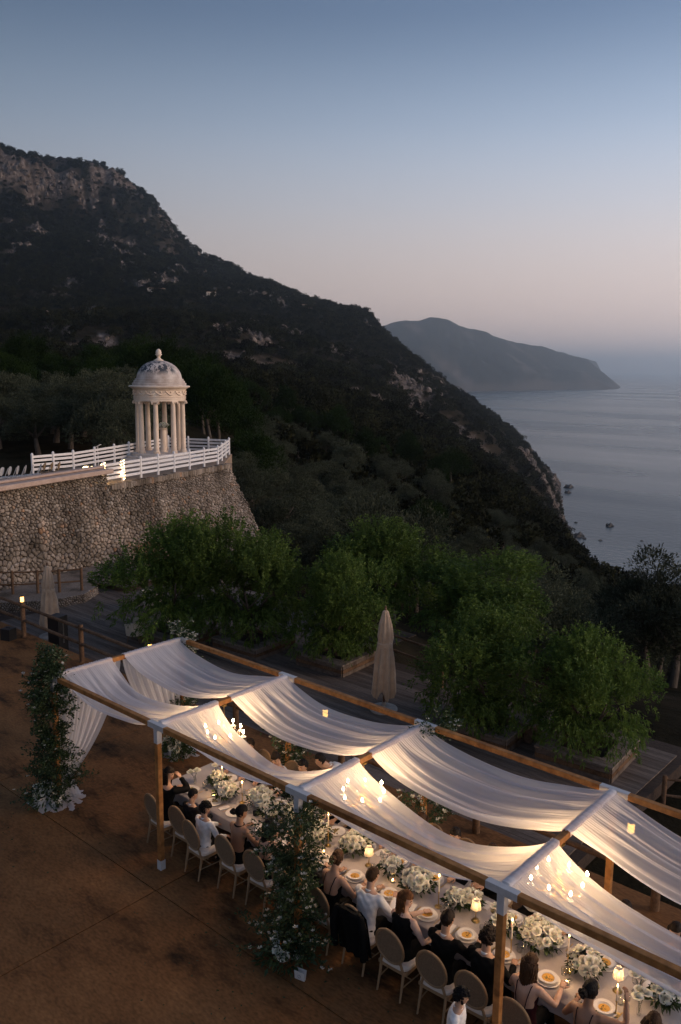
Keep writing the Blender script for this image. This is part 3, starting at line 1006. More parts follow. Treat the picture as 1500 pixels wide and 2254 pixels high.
def stone_wall(owner, W, H, size, place, seed, nparts, depth=.10, mask=None, want=None):
    """place(s, t, d) -> point on the wall, d out of its face"""
    rng = np.random.default_rng(seed)
    st = []
    for poly in cells(W, H, size, rng):
        c = poly.mean(0)
        if mask is not None and not mask(*c): continue
        q = []
        for a in range(len(poly)):                      # round the corners
            A = poly[a]; B = poly[(a + 1) % len(poly)]
            q += [A * .76 + B * .24, A * .24 + B * .76]
        q = np.array(q)
        x, y = q[:, 0], q[:, 1]
        area = abs((x * np.roll(y, -1) - y * np.roll(x, -1)).sum()) / 2
        q = c + (q - c) * (1 - .018 / max(.05, math.sqrt(area)))
        st.append((area, c, q))
    st.sort(key=lambda e: -(want(*e[1]) if want else 1) * e[0])
    rest_v = []; rest_f = []
    for i, (area, c, q) in enumerate(st):
        n = len(q); dd = depth * rng.uniform(.5, 1.15) * min(1.4, .45 + math.sqrt(area) * 2.2)
        tx, ty = rng.normal(0, .22, 2)
        r1 = [(a, -.02) for a in q]
        r2 = [(c + (a - c) * .95, dd * (.62 + tx * (a - c)[0] * 2 + ty * (a - c)[1] * 2)) for a in q]
        r3 = [(c + (a - c) * .62, dd * (.98 + tx * (a - c)[0] * 2 + ty * (a - c)[1] * 2)) for a in q]
        v = [place(a[0], a[1], d) for a, d in r1 + r2 + r3] + [place(c[0], c[1], dd * 1.05)]
        f = []
        for L in (0, 1):
            for k in range(n):
                f += [(L * n + k, L * n + (k + 1) % n, (L + 1) * n + (k + 1) % n), (L * n + k, (L + 1) * n + (k + 1) % n, (L + 1) * n + k)]
        f += [(2 * n + k, 2 * n + (k + 1) % n, 3 * n) for k in range(n)]
        if i < nparts:
            o = np.array(place(c[0], c[1], 0))
            me = mesh_np('stone', np.array(v) - o, np.array(f), M_STONE)
            put('stone', me, owner, tuple(o))
        else:
            b = len(rest_v); rest_v += v; rest_f += [(a + b, e + b, g + b) for a, e, g in f]
    if rest_v:
        o = put('small_stones', mesh_np('small_stones', np.array(rest_v), np.array(rest_f), M_STONE), owner)
        o['kind'] = 'stuff'
    return len(st)


TZ = 2.9                                                # terrace level
TA = np.array([-16.97, 7.56]); TD = np.array([-.283, .959]); TN = np.array([.959, .283])
W0 = TA - TD * 7.0                                       # beyond the left edge of the picture
L1 = float((np.array([-18.35, 13.36]) - W0) @ TD)        # end of the parapet
L2 = float((np.array([-21.4, 22.6]) - W0) @ TD)          # corner
TOPZ, BOTZ = 3.45, -3.6


def wall_top(s):
    return TOPZ if s < L1 else TZ - .03


def wall_place(s, t, d):
    """t up from BOTZ"""
    z = BOTZ + t
    drop = max(0.0, TOPZ - z)
    k = .12 + .17 * min(1, max(0, (s - L1) / (L2 - L1))) ** 1.5
    p = W0 + TD * s + TN * (drop * k + d)
    return (float(p[0]), float(p[1]), z)


tw = thing('terrace_wall', 'tall dry stone retaining wall holding up the temple terrace', 'wall', (0, 0, 0))
END_SLOPE = .36


def _mask(s, t):
    z = BOTZ + t
    if z > wall_top(s) - .05: return False
    if s > L2 + END_SLOPE * (TZ - z): return False
    if s < L1 - 3 and z < -1.0: return False
    return True


def _size(s, t):
    z = BOTZ + t
    k = min(1, max(0, (s - 6) / 16)); h = min(1, max(0, (z + .8) / 4.2))
    v = .50 * (1 - h) + .165 * h
    return v * (1 - k) + (.25 * (1 - h) + .13 * h) * k


_nst = stone_wall(tw, L2 + 2.6, TOPZ - BOTZ, _size, wall_place, 3, 300, .13, _mask, want=lambda s, t: (1 if 4 < s < 15 else .55) * (1 if BOTZ + t > -.9 else .1))
print('wall stones', _nst)
# body of the wall behind the stones
_v = []; _f = []
_ss = list(np.linspace(0, L1, 8)) + [L1 + .001] + list(np.linspace(L1 + .3, L2, 8))
for s in _ss:
    for k in range(6):
        z = BOTZ + (wall_top(s) - BOTZ) * k / 5
        p = wall_place(s + (END_SLOPE * (TZ - z) if s == _ss[-1] else 0), z - BOTZ, 0); _v.append(p)
    zt = wall_top(s); p = wall_place(s, zt - BOTZ, -.5); _v.append(p)
    p = wall_place(s, 0, -.5); _v.append((p[0], p[1], BOTZ))
for i in range(len(_ss) - 1):
    for k in range(7):
        a = i * 8 + k; _f.append((a, a + 8, a + 9, a + 1))
MB().add(_v, _f).build('wall_core', M_MORTAR, tw)
# the end face, battered, turning back under the corner
_e = MB(); B0 = W0 + TD * L2
_back = np.array([-.86, .51])
_ev = []
for k in range(6):
    z = TZ - .05 - (TZ - BOTZ) * k / 5
    p = wall_place(L2 + END_SLOPE * (TZ - z), z - BOTZ, 0.0)
    _ev.append(p); q = np.array(p[:2]) + _back * 9.5; _ev.append((float(q[0]), float(q[1]), z))
_e.add(_ev, [(2 * k, 2 * k + 1, 2 * k + 3, 2 * k + 2) for k in range(5)]).build('end_face', M_STONE, tw)
# parapet coping, pink render with a fold along its edge
_c = MB()
a = W0 + TN * .16; b = W0 + TD * L1 + TN * .16
_c.beam((a[0], a[1], TOPZ + .10), (b[0], b[1], TOPZ + .10), .62, .2, ch=.03)
a2 = W0 - TN * .18; b2 = W0 + TD * L1 - TN * .18
_c.beam((a2[0], a2[1], TOPZ + .26), (b2[0], b2[1], TOPZ + .26), .34, .1, ch=.03)
_c.build('coping', M_COPING, tw)
# rough coping course on the lower stretch
_cr = np.random.default_rng(9)
s = L1 + .1
_cst = MB()
while s < L2:
    wd = _cr.uniform(.10, .2)
    p = wall_place(s + wd / 2, TZ - .12 - BOTZ, .03)
    _cst.box((p[0], p[1], TZ - .12 + _cr.normal(0, .012)), (.3, wd * .9, .26 + _cr.normal(0, .03)), rz=math.atan2(TD[1], TD[0]) - pi / 2)
    s += wd
_co = _cst.build('edge_stones', M_STONE, tw)
_co['kind'] = 'stuff'

# terrace floor
M_TERR = mat('terrace_gravel', (.22, .15, .10), .95, (.32, .23, .16), 5, .5, 40)
_t1 = gp(455, 1001, TZ); _t2 = gp(418, 996, TZ)
CN = W0 + TD * (L2 - .35) - TN * .25                      # fence corner
TPOLY = [W0 - TN * .1, W0 + TD * L2 - TN * .1, np.array([-25.2, 26.4]), np.array([-29.3, 24.6]), np.array([-26.2, 17.8]), np.array([-24.6, 12.5]), np.array([-24.8, 4]), np.array([-23, -2])]
_tv = [(float(p[0]), float(p[1]), TZ - .02) for p in TPOLY]
_tb = [(x, y, BOTZ) for x, y, z in _tv]
_n = len(_tv)
tag(MB().add(_tv + _tb, [tuple(range(_n))[::1]] + [(i, i + _n, (i + 1) % _n + _n, (i + 1) % _n) for i in range(1, _n)]).build('terrace_ground', M_TERR), kind='structure')

# ---------------------------------------------------------------- white fence
M_WHITE = mat('white_paint', (.66, .63, .62), .55, (.74, .71, .70), 9, .1)


def white_fence(pts, label, skip_first=False):
    t = thing('white_fence', label, 'fence', (pts[0][0], pts[0][1], TZ))
    o = np.array([pts[0][0], pts[0][1], TZ])
    for i, p in enumerate(pts):
        if skip_first and i == 0: continue
        q = np.array([p[0], p[1], TZ]) - o
        MB().lathe([(.065, -.05), (.065, .92), (.075, .93), (.06, .98), (.03, 1.02), (0, 1.035)], 10, tuple(q)).build('post', M_WHITE, t, smooth=True)
    for i in range(len(pts) - 1):
        a = np.array([pts[i][0], pts[i][1], TZ]) - o; b = np.array([pts[i + 1][0], pts[i + 1][1], TZ]) - o
        for z in (.22, .43, .64, .83):
            MB().beam(a + (0, 0, z), b + (0, 0, z), .035, .12, ch=.006).build('rail', M_WHITE, t)
    return t


def poly_pts(P, step):
    out = []
    for a, b in zip(P[:-1], P[1:]):
        a = np.array(a[:2]); b = np.array(b[:2]); n = max(1, round(np.linalg.norm(b - a) / step))
        out += [tuple(a + (b - a) * k / n) for k in range(n)]
    return out + [tuple(np.array(P[-1][:2]))]


FN0 = W0 + TD * (L1 + .15) - TN * .25
FRONT = poly_pts([FN0, CN], 1.32)
white_fence(FRONT, 'white post and rail fence along the near edge of the terrace wall')
BACK = poly_pts([CN, (-25.0, 26.0), (-28.6, 24.2), (-26.0, 18.6), (-24.5, 15.2), (-24.35, 12.9)], 1.5)
white_fence(BACK, 'white post and rail fence passing behind the domed temple', True)

# ---------------------------------------------------------------- domed temple
RC = np.array([-25.75, 21.55])


def marble(name, c1, c2, c3):
    m, t, o = nodes(name)
    b = N(t, 'BsdfPrincipled'); b.inputs['Roughness'].default_value = .6
    tc = N(t, 'TexCoord')
    n = N(t, 'TexNoise'); n.inputs['Scale'].default_value = 1.6; n.inputs['Detail'].default_value = 8; n.inputs['Roughness'].default_value = .65
    mp = N(t, 'Mapping'); mp.inputs['Scale'].default_value = (1, 1, .35)
    t.links.new(tc.outputs['Object'], mp.inputs[0]); t.links.new(mp.outputs[0], n.inputs['Vector'])
    r = N(t, 'ValToRGB'); r.color_ramp.elements[0].position = .32; r.color_ramp.elements[1].position = .72
    r.color_ramp.elements[0].color = c4(c1); r.color_ramp.elements[1].color = c4(c3); r.color_ramp.elements.new(.52).color = c4(c2)
    t.links.new(n.outputs[0], r.inputs[0]); t.links.new(r.outputs[0], b.inputs['Base Color'])
    n2 = N(t, 'TexNoise'); n2.inputs['Scale'].default_value = 25; t.links.new(tc.outputs['Object'], n2.inputs['Vector'])
    bp = N(t, 'Bump'); bp.inputs['Strength'].default_value = .25; bp.inputs['Distance'].default_value = .01
    t.links.new(n2.outputs[0], bp.inputs['Height']); t.links.new(bp.outputs[0], b.inputs['Normal'])
    t.links.new(b.outputs[0], o.inputs[0])
    return m


M_MARB = marble('weathered_marble', (.62, .46, .34), (.78, .62, .48), (.80, .70, .60))
M_MARB2 = marble('grey_marble', (.42, .37, .33), (.60, .52, .46), (.68, .55, .43))


def dome_mat():
    m, t, o = nodes('stained_dome')
    b = N(t, 'BsdfPrincipled'); b.inputs['Roughness'].default_value = .75
    tc = N(t, 'TexCoord')
    n = N(t, 'TexNoise'); n.inputs['Scale'].default_value = 2.2; n.inputs['Detail'].default_value = 7
    t.links.new(tc.outputs['Object'], n.inputs['Vector'])
    r = N(t, 'ValToRGB'); r.color_ramp.elements[0].color = (.42, .33, .28, 1); r.color_ramp.elements[1].color = (.66, .58, .52, 1)
    r.color_ramp.elements[0].position = .35; r.color_ramp.elements[1].position = .65
    t.links.new(n.outputs[0], r.inputs[0])
    # black lichen streaks that run down the dome on one side
    mp = N(t, 'Mapping'); mp.inputs['Scale'].default_value = (3.2, 3.2, .9)
    n3 = N(t, 'TexNoise'); n3.inputs['Scale'].default_value = 1.15; n3.inputs['Detail'].default_value = 6; n3.inputs['Roughness'].default_value = .68
    t.links.new(tc.outputs['Object'], mp.inputs[0]); t.links.new(mp.outputs[0], n3.inputs['Vector'])
    sx = N(t, 'SeparateXYZ'); t.links.new(tc.outputs['Object'], sx.inputs[0])
    # only on the upper shell facing the sea side
    zz = N(t, 'MapRange'); zz.inputs[1].default_value = 4.72; zz.inputs[2].default_value = 5.0
    t.links.new(sx.outputs[2], zz.inputs[0])
    dt = N(t, 'VectorMath', operation='DOT_PRODUCT'); dt.inputs[1].default_value = (.55, -.83, 0)
    t.links.new(tc.outputs['Object'], dt.inputs[0])
    md = N(t, 'MapRange'); md.inputs[1].default_value = .05; md.inputs[2].default_value = .55
    t.links.new(dt.outputs['Value'], md.inputs[0])
    q = N(t, 'MapRange'); q.inputs[1].default_value = .47; q.inputs[2].default_value = .51
    t.links.new(n3.outputs[0], q.inputs[0])
    m1 = N(t, 'Math', operation='MULTIPLY'); m2 = N(t, 'Math', operation='MULTIPLY')
    t.links.new(q.outputs[0], m1.inputs[0]); t.links.new(zz.outputs[0], m1.inputs[1]); t.links.new(m1.outputs[0], m2.inputs[0]); t.links.new(md.outputs[0], m2.inputs[1])
    mx = N(t, 'Mix', data_type='RGBA'); mx.inputs[7].default_value = (.045, .05, .062, 1)
    t.links.new(m2.outputs[0], mx.inputs[0]); t.links.new(r.outputs[0], mx.inputs[6])
    t.links.new(mx.outputs[2], b.inputs['Base Color']); t.links.new(b.outputs[0], o.inputs[0])
    return m


rot = thing('domed_temple', 'round white marble temple with columns and a stained dome on the terrace', 'temple', (RC[0], RC[1], TZ))
for i, (r0, z0, z1) in enumerate(((2.25, -.02, .13), (1.95, .13, .26), (1.66, .26, .40))):
    MB().lathe([(r0, z0), (r0, z1 - .02), (r0 - .02, z1)], 64).build('step', M_MARB2, rot, smooth=30)
CR = 1.27
_view = math.atan2(CAM[1] - RC[1], CAM[0] - RC[0])
_shaft = MB().lathe([(.15, .40 + .16), (.148, 1.2), (.14, 2.2), (.125, 3.12)], 20).mesh('shaft', M_MARB, True)
_base = MB().lathe([(.205, .40), (.205, .46), (.185, .47), (.195, .5), (.195, .53), (.165, .545), (.16, .575)], 20).mesh('base', M_MARB, 30)
_cap = MB().lathe([(.125, 3.10), (.135, 3.14), (.13, 3.16), (.18, 3.24), (.18, 3.26)], 16)
_cap.box((0, 0, 3.285), (.44, .40, .06))
for sx in (-1, 1):
    for sy in (-1, 1):
        _cap.tube([(sx * .2, sy * .19, 3.20), (sx * .2, sy * .12, 3.20)], .062, 10)
        _cap.tube([(sx * .2, sy * .20, 3.20), (sx * .2, sy * .205, 3.20)], .03, 8)
_cap = _cap.mesh('capital', M_MARB, 30)
for k in range(8):
    # angle across the line of sight: -56, -11, 34, 79 ... seen from the house
    a = _view + radians(-56 + 45 * k)
    c = put('column', _shaft, rot, (CR * cos(a), CR * sin(a), 0), (0, 0, a))
    put('base', _base, c); put('capital', _cap, c)
MB().lathe([(1.10, 3.315), (1.44, 3.315), (1.44, 3.42), (1.46, 3.43), (1.46, 3.53), (1.48, 3.55)], 72).build('architrave', M_MARB, rot, smooth=30)
MB().lathe([(1.44, 3.552), (1.44, 3.90), (1.47, 3.92)], 72).build('frieze', M_MARB, rot, smooth=30)
MB().lathe([(1.47, 3.922), (1.50, 3.98), (1.56, 4.0), (1.62, 4.06), (1.70, 4.08), (1.70, 4.13), (1.66, 4.15), (1.5, 4.17), (.9, 4.17)], 72).build('cornice', M_MARB, rot, smooth=30)
_g = MB()
for k in range(16):
    a0 = 2 * pi * k / 16
    pts = []
    for j in range(9):
        u = j / 8; a = a0 + u * 2 * pi / 16; z = 3.84 - .17 * (4 * u * (1 - u))
        pts.append((1.455 * cos(a), 1.455 * sin(a), z))
    _g.tube(pts, [.018, .03, .042, .05, .054, .05, .042, .03, .018], 6)
    _g.ball((1.46 * cos(a0), 1.46 * sin(a0), 3.84), .055, 8, 6)
    a = a0 + pi / 16
    _g.ball((1.455 * cos(a), 1.455 * sin(a), 3.82), .05, 8, 6)
_g.build('garland', M_MARB, rot, smooth='all')
M_DOME = dome_mat()
_dp = [(1.50, 4.16), (1.50, 4.30), (1.42, 4.31), (1.42, 4.42), (1.35, 4.43), (1.35, 4.53), (1.27, 4.54)]
for k in range(1, 15):
    th = radians(4 + 84 * k / 14)
    _dp.append((1.25 * cos(th), 4.54 + 1.02 * sin(th)))
dome = MB().lathe(_dp, 72).build('dome', M_DOME, rot, smooth=30)
fin = MB().lathe([(.27, 5.52), (.27, 5.57), (.2, 5.6), (.15, 5.63), (.1, 5.68), (.085, 5.74), (.13, 5.79), (.15, 5.84), (.19, 5.86), (.19, 5.885), (.15, 5.9), (.155, 6.0), (.13, 6.1), (.07, 6.17), (0, 6.19)], 20).build('finial', M_MARB, rot, smooth=30)

# flower pillar inside the temple
M_PETAL = mat('white_petals', (.80, .78, .70), .6, (.70, .70, .58), 30, sss=.1)
M_LEAF_BQ = leafmat('leaf_bouquet', (.018, .034, .012), (.06, .09, .03), .5, .25, .1, 3)
pil = thing('flower_pillar', 'tall white pillar with white flowers standing inside the temple', 'pillar', (RC[0] + .12, RC[1] + .1, TZ + .4))
MB().lathe([(.24, 0), (.24, .06), (.19, .08), (.17, 1.25), (.2, 1.28), (.24, 1.34), (.24, 1.38)], 20).build('stand', M_MARB, pil, smooth=30)


def rose_mesh(seed, r=.05):
    """a full rose: cupped petals in turns"""
    rng = np.random.default_rng(seed)
    mb = MB()
    for ringi, (rr, n, up, op) in enumerate(((.28, 3, .95, .12), (.58, 5, .8, .42), (.92, 6, .5, .95))):
        for k in range(n):
            a = 2 * pi * (k + .5 * ringi) / n + rng.normal(0, .1)
            ca, sa = cos(a), sin(a)
            wdt = r * (.75 + .25 * ringi); h = r * (1.1 - .18 * ringi)
            base = (0, 0, -.25 * r)
            vs = []
            for (u, w) in ((0, .25), (.55, 1.0), (1.0, .8)):
                for sdir in (-1, 0, 1):
                    x = rr * r * (u ** .7) * (1 + op * .35 * u) - (.12 * r if sdir else 0)
                    y = sdir * wdt * w * .62
                    z = base[2] + h * u * up * 1.15 + (-.1 * r if sdir else .04 * r)
                    vs.append((x * ca - y * sa, x * sa + y * ca, z))
            mb.add(vs, [(0, 1, 4, 3), (1, 2, 5, 4), (3, 4, 7, 6), (4, 5, 8, 7)])
    return mb


ROSES = [rose_mesh(s) for s in range(3)]


def rose_cluster(n, R, seed, rr=(.045, .075), flat=.7):
    """MB with n roses over a dome of radius R"""
    rng = np.random.default_rng(seed)
    mb = MB(); pos = []
    for t in range(n * 40):
        if len(pos) >= n: break
        u = rng.normal(size=3); u[2] = abs(u[2]) * .9 + .1; u /= np.linalg.norm(u)
        p = u * R * rng.uniform(.8, 1.05) * np.array([1, 1, flat])
        if any(np.linalg.norm(p - q) < .075 for q in pos): continue
        pos.append(p)
        s = rng.uniform(*rr) / .05
        M = Vector(u).to_track_quat('Z', 'Y').to_matrix() @ Matrix.Rotation(rng.uniform(0, 6.3), 3, 'Z')
        src = ROSES[rng.integers(3)]
        mb.add([tuple(M @ (Vector(v) * s) + Vector(p)) for v in src.v], src.f)
    return mb


def leaf_puff(n, R, seed, L=.07, W=.45, m=None, zk=.7, name='leaves', z0=0):
    rng = np.random.default_rng(seed)
    u = rng.normal(size=(n, 3)); u /= np.linalg.norm(u, axis=1, keepdims=True); u[:, 2] = np.abs(u[:, 2]) - .25
    P = u * R * rng.uniform(.5, 1.0, (n, 1)) * np.array([1, 1, zk]); P[:, 2] += z0
    Ls = rng.uniform(.7, 1.4, n) * L
    v, f = leaf_arrays(P, u + rng.normal(0, .4, (n, 3)), Ls, Ls * W, rng, .15)
    return mesh_np(name, v, f, m or M_LEAF_BQ)


rose_cluster(22, .30, 4, (.06, .09)).build('flowers', M_PETAL, pil, smooth='all', loc=(0, 0, 1.45))
put('leaves', leaf_puff(320, .36, 5, .1), pil, (0, 0, 1.45))

# ---------------------------------------------------------------- patio, deck
def pos_mat(name, c1, c2, c3, sc, rough=.85, bump=.4, stretch=(1, 1, 1), fine=18.0, rotz=0.0, island=0.0, spec=.12):
    """weathered surface whose stains run on from piece to piece"""
    m, t, o = nodes(name)
    b = N(t, 'BsdfPrincipled'); b.inputs['Roughness'].default_value = rough; b.inputs['Specular IOR Level'].default_value = spec
    g = N(t, 'NewGeometry')
    mp = N(t, 'Mapping'); mp.inputs['Scale'].default_value = stretch; mp.inputs['Rotation'].default_value = (0, 0, rotz)
    t.links.new(g.outputs['Position'], mp.inputs[0])
    n = N(t, 'TexNoise'); n.inputs['Scale'].default_value = sc; n.inputs['Detail'].default_value = 9; n.inputs['Roughness'].default_value = .68
    t.links.new(mp.outputs[0], n.inputs['Vector'])
    r = N(t, 'ValToRGB'); r.color_ramp.elements[0].position = .36; r.color_ramp.elements[1].position = .66
    r.color_ramp.elements[0].color = c4(c1); r.color_ramp.elements[1].color = c4(c3); r.color_ramp.elements.new(.48).color = c4(c2)
    t.links.new(n.outputs[0], r.inputs[0])
    n2 = N(t, 'TexNoise'); n2.inputs['Scale'].default_value = fine; n2.inputs['Detail'].default_value = 6
    t.links.new(mp.outputs[0], n2.inputs['Vector'])
    mr = N(t, 'MapRange'); mr.inputs[1].default_value = .3; mr.inputs[2].default_value = .7; mr.inputs[3].default_value = .72; mr.inputs[4].default_value = 1.25
    t.links.new(n2.outputs[0], mr.inputs[0])
    vm = N(t, 'VectorMath', operation='SCALE'); t.links.new(r.outputs[0], vm.inputs[0]); t.links.new(mr.outputs[0], vm.inputs['Scale'])
    out = vm.outputs[0]
    if island:
        m2 = N(t, 'MapRange'); m2.inputs[3].default_value = 1 - island; m2.inputs[4].default_value = 1 + island
        t.links.new(g.outputs['Random Per Island'], m2.inputs[0])
        v2 = N(t, 'VectorMath', operation='SCALE'); t.links.new(out, v2.inputs[0]); t.links.new(m2.outputs[0], v2.inputs['Scale']); out = v2.outputs[0]
    t.links.new(out, b.inputs['Base Color'])
    bp = N(t, 'Bump'); bp.inputs['Strength'].default_value = bump; bp.inputs['Distance'].default_value = .008
    t.links.new(n2.outputs[0], bp.inputs['Height']); t.links.new(bp.outputs[0], b.inputs['Normal'])
    t.links.new(b.outputs[0], o.inputs[0])
    return m


M_CONC = pos_mat('stained_concrete', (.032, .017, .008), (.170, .076, .028), (.235, .110, .042), .42, .8, .5, (1, 2.2, 1), 13, radians(20))
M_CONC_SIDE = pos_mat('concrete_edge', (.10, .08, .06), (.20, .155, .12), (.26, .21, .17), 1.2, .9)
M_DECK = pos_mat('deck_boards', (.085, .062, .048), (.13, .098, .078), (.17, .132, .108), .8, .85, .5, (.5, 6, 1), 14, 0, .22)
M_TIMB = pos_mat('rail_timber', (.075, .042, .024), (.13, .074, .042), (.17, .10, .058), 2.0, .75, .5, (1, 1, 1), 20, 0, .12)
M_PALEWOOD = pos_mat('pale_bench_boards', (.11, .085, .068), (.18, .145, .12), (.24, .195, .16), 1.2, .85, .4, (1, 5, 1), 16, 0, .12)
M_SOIL = mat('soil', (.03, .018, .012), 1.0, (.055, .034, .022), 12, .8)

patio = MB().box((-12.5, -6.3, -.36), (66, 21.9, .6)).build('patio', M_CONC_SIDE)
tag(patio, kind='structure')
_sl = MB().box((0, 0, 0), (5.17, 5.17, .08)).mesh('slab', M_CONC)
for i in range(-6, 4):
    for j in range(-3, 1):
        x = 3.57 + 5.19 * i + 2.595; y = -.42 + 5.19 * j + 2.595
        if j == 0:
            me = _sl if y + 2.58 < 4.72 else _sl
        put('slab', _sl, patio, (x + 0.0, y - (.035 if j == 0 else 0), -.02), sc=(1, .987, 1) if j == 0 else None)

deck = MB().box((-3.5, 8.3, -.80), (22.4, 7.1, .3)).build('deck', M_SOIL)
tag(deck, kind='structure')
_db = MB(); _dr = np.random.default_rng(2)
y = 4.74
while y < 14.2:
    x0 = -15.4 if y > 8.6 else -13.6
    xe = 7.5 if y < 11.25 else -2.2
    x = x0 - _dr.uniform(0, 2)
    while x < xe:
        L = _dr.uniform(2.6, 4.4)
        a, e = max(x, x0), min(x + L, xe)
        if e - a > .2:
            _db.box(((a + e) / 2, y + .07, -.615 + _dr.normal(0, .0015)), (e - a - .006, .137, .03))
        x += L
    y += .145
_o = _db.build('deck_boards', M_DECK, deck); _o['kind'] = 'stuff'


def timber_rail(posts, label, zb, h=1.1, rails=(1.0, .55), pr=.07, rr=.045, name='timber_railing'):
    o = np.array(posts[0] + (zb,))
    t = thing(name, label, 'railing', tuple(o))
    for p in posts:
        q = np.array(p + (zb,)) - o
        MB().tube([tuple(q + (0, 0, -.3)), tuple(q + (0, 0, h - .03)), tuple(q + (0, 0, h))], [pr, pr, pr * .8], 10).build('post', M_TIMB, t, smooth=True)
    for a, b in zip(posts[:-1], posts[1:]):
        a = np.array(a + (zb,)) - o; b = np.array(b + (zb,)) - o
        d = (b - a) / np.linalg.norm(b - a)
        for z in rails:
            MB().tube([tuple(a + (0, 0, z) - d * .02), tuple((a + b) / 2 + (0, 0, z - .006)), tuple(b + (0, 0, z) + d * .02)], [rr, rr * 1.03, rr], 10).build('rail', M_TIMB, t, smooth=True)
    return t


PX = [-9.62 + 3.2 * k for k in range(-3, 8)]
timber_rail([(x, 4.42) for x in PX], 'brown round timber railing running along the patio edge behind the pergola', 0)
timber_rail([(-16.6, 5.9), (-15.5, 7.1), (-14.96, 7.8), (-14.51, 8.43), (-14.15, 9.15)], 'short brown timber railing on the low stone wall at the left edge', -.28, .88, (.82, .36), .055, .03)
_orl = [(-3.2 + 2.15 * k, 11.55 - .27 * k) for k in range(5)]
timber_rail(_orl, 'brown timber railing on the outer edge of the deck behind the closed parasol', -.6, 1.08, (1.02, .58), .055, .035)
timber_rail([(7.9, 9.4), (9.4, 10.2), (11.2, 11.0), (13.2, 11.8)], 'low dark timber railing on the bare slope at the right edge', -.95, .7, (.62, .25), .05, .03)

# low stone wall under the short railing
lw = thing('low_stone_wall', 'low rubble stone wall edging the raised path at the left', 'wall', (0, 0, 0))
_lp = [np.array(p) for p in ((-16.4, 4.9), (-14.8, 6.1), (-13.7, 7.6), (-13.6, 8.9), (-14.3, 9.9))]
_ll = [0.0]
for a, b in zip(_lp[:-1], _lp[1:]): _ll.append(_ll[-1] + float(np.linalg.norm(b - a)))


def low_place(s, t, d):
    i = min(len(_lp) - 2, max(0, int(np.searchsorted(_ll, s)) - 1))
    u = (s - _ll[i]) / (_ll[i + 1] - _ll[i])
    k = (_lp[i + 1] - _lp[i]) / np.linalg.norm(_lp[i + 1] - _lp[i])
    n = np.array([k[1], -k[0]])
    p = _lp[i] + (_lp[i + 1] - _lp[i]) * u + n * (d + .1 * (.5 - t))
    return (float(p[0]), float(p[1]), -.72 + t)


stone_wall(lw, _ll[-1], .46, lambda s, t: .16, low_place, 12, 90, .06)
_v = []; _f = []
for i, p in enumerate(_lp):
    _v += [(p[0] - .005, p[1] + .005, -.9), (p[0] - .005, p[1] + .005, -.3)]
    if i: _f.append((2 * i - 2, 2 * i, 2 * i + 1, 2 * i - 1))
MB().add(_v, _f).build('wall_core', M_MORTAR, lw)
_path = MB().add([(-16.4, 4.9, -.29), (-14.8, 6.1, -.29), (-13.7, 7.6, -.29), (-13.6, 8.9, -.29), (-14.3, 9.9, -.29), (-17.2, 12, -.29), (-17.6, 7, -.29), (-18, 2, -.29)], [tuple(range(8))]).build('raised_path', M_CONC_SIDE)
tag(_path, kind='structure')
_rp = MB()
for k in range(22):
    _rp.box((-15.1 - .03 * k, 10.35 + .142 * k, -.36), (3.4, .136, .04), rz=.25)
ramp = _rp.build('wooden_ramp', M_DECK)
tag(ramp, 'brown boarded ramp at the foot of the stone wall', 'ramp')
# dark picket gate at the wall foot
gt = thing('picket_gate', 'small dark wooden picket gate at the foot of the stone wall', 'gate', (-16.5, 13.4, -.5), radians(104))
for k in range(10):
    MB().box((k * .16, 0, .5), (.09, .025, 1.0 + .05 * (k % 2))).build('picket', M_TIMB, gt)
for z in (.25, .8):
    MB().box((.72, .03, z), (1.6, .03, .08)).build('rail', M_TIMB, gt)

# ---------------------------------------------------------------- planters and benches
def planter(x, y, s, h, label, rz=0.0, wd=.42):
    t = thing('timber_planter', label, 'planter', (x, y, -.6), rz)
    for k in range(4):
        a = k * pi / 2
        c, sn = cos(a), sin(a)
        for q, off in enumerate((-1, 0, 1)):
            r = s / 2 - wd / 2 + off * wd / 3
            L = (2 * r + (wd / 3 - .008)) if k % 2 == 0 else (2 * r - wd / 3 - .004)
            MB().box((c * r - 0, sn * r, h - .02), ((wd / 3 - .01), L, .045), rz=a).build('seat_board', M_PALEWOOD, t)
        r = s / 2 - .03
        for q in range(3):
            MB().box((c * r, sn * r, (q + .5) * (h - .05) / 3), (.03, s - .1, (h - .05) / 3 - .01), rz=a).build('side_board', M_TIMB if q % 2 else M_DECK, t)
        r = s / 2 - wd + .03
        MB().box((c * r, sn * r, h / 2 - .03), (.03, s - 2 * wd, h - .06), rz=a).build('inner_board', M_DECK, t)
    MB().box((0, 0, .14), (s - 2 * wd + .02, s - 2 * wd + .02, .2)).build('soil', M_SOIL, t)
    return t


for (px, py, rr, s, lab) in ((395, 1430, 26.5, 1.9, 'square timber planter bench under the tree nearest the stone wall'),
                             (560, 1440, 25.5, 1.9, 'square timber planter bench under the tall tree before the wall corner'),
                             (742, 1440, 24.0, 1.8, 'square timber planter bench under the smaller rounded tree'),
                             (1075, 1655, 19.6, 1.8, 'square timber planter bench under the dark tree beside the pergola'),
                             (1290, 1690, 18.8, 1.8, 'square timber planter bench with pale boards at the far right of the deck')):
    p = dp(px, py, rr)
    planter(float(p[0]), float(p[1]), s, .38, lab, radians(4), .36)
bn = thing('timber_bench', 'long low timber bench with pale top on the deck beyond the pergola', 'bench', (3.55, 9.9, -.6), radians(-8))
for k in range(4):
    MB().box((0, (k - 1.5) * .13, .43), (2.5, .122, .04)).build('seat_board', M_PALEWOOD, bn)
for k in range(3):
    MB().box((0, -.24, .07 + k * .135), (2.44, .03, .125)).build('side_board', M_DECK, bn)
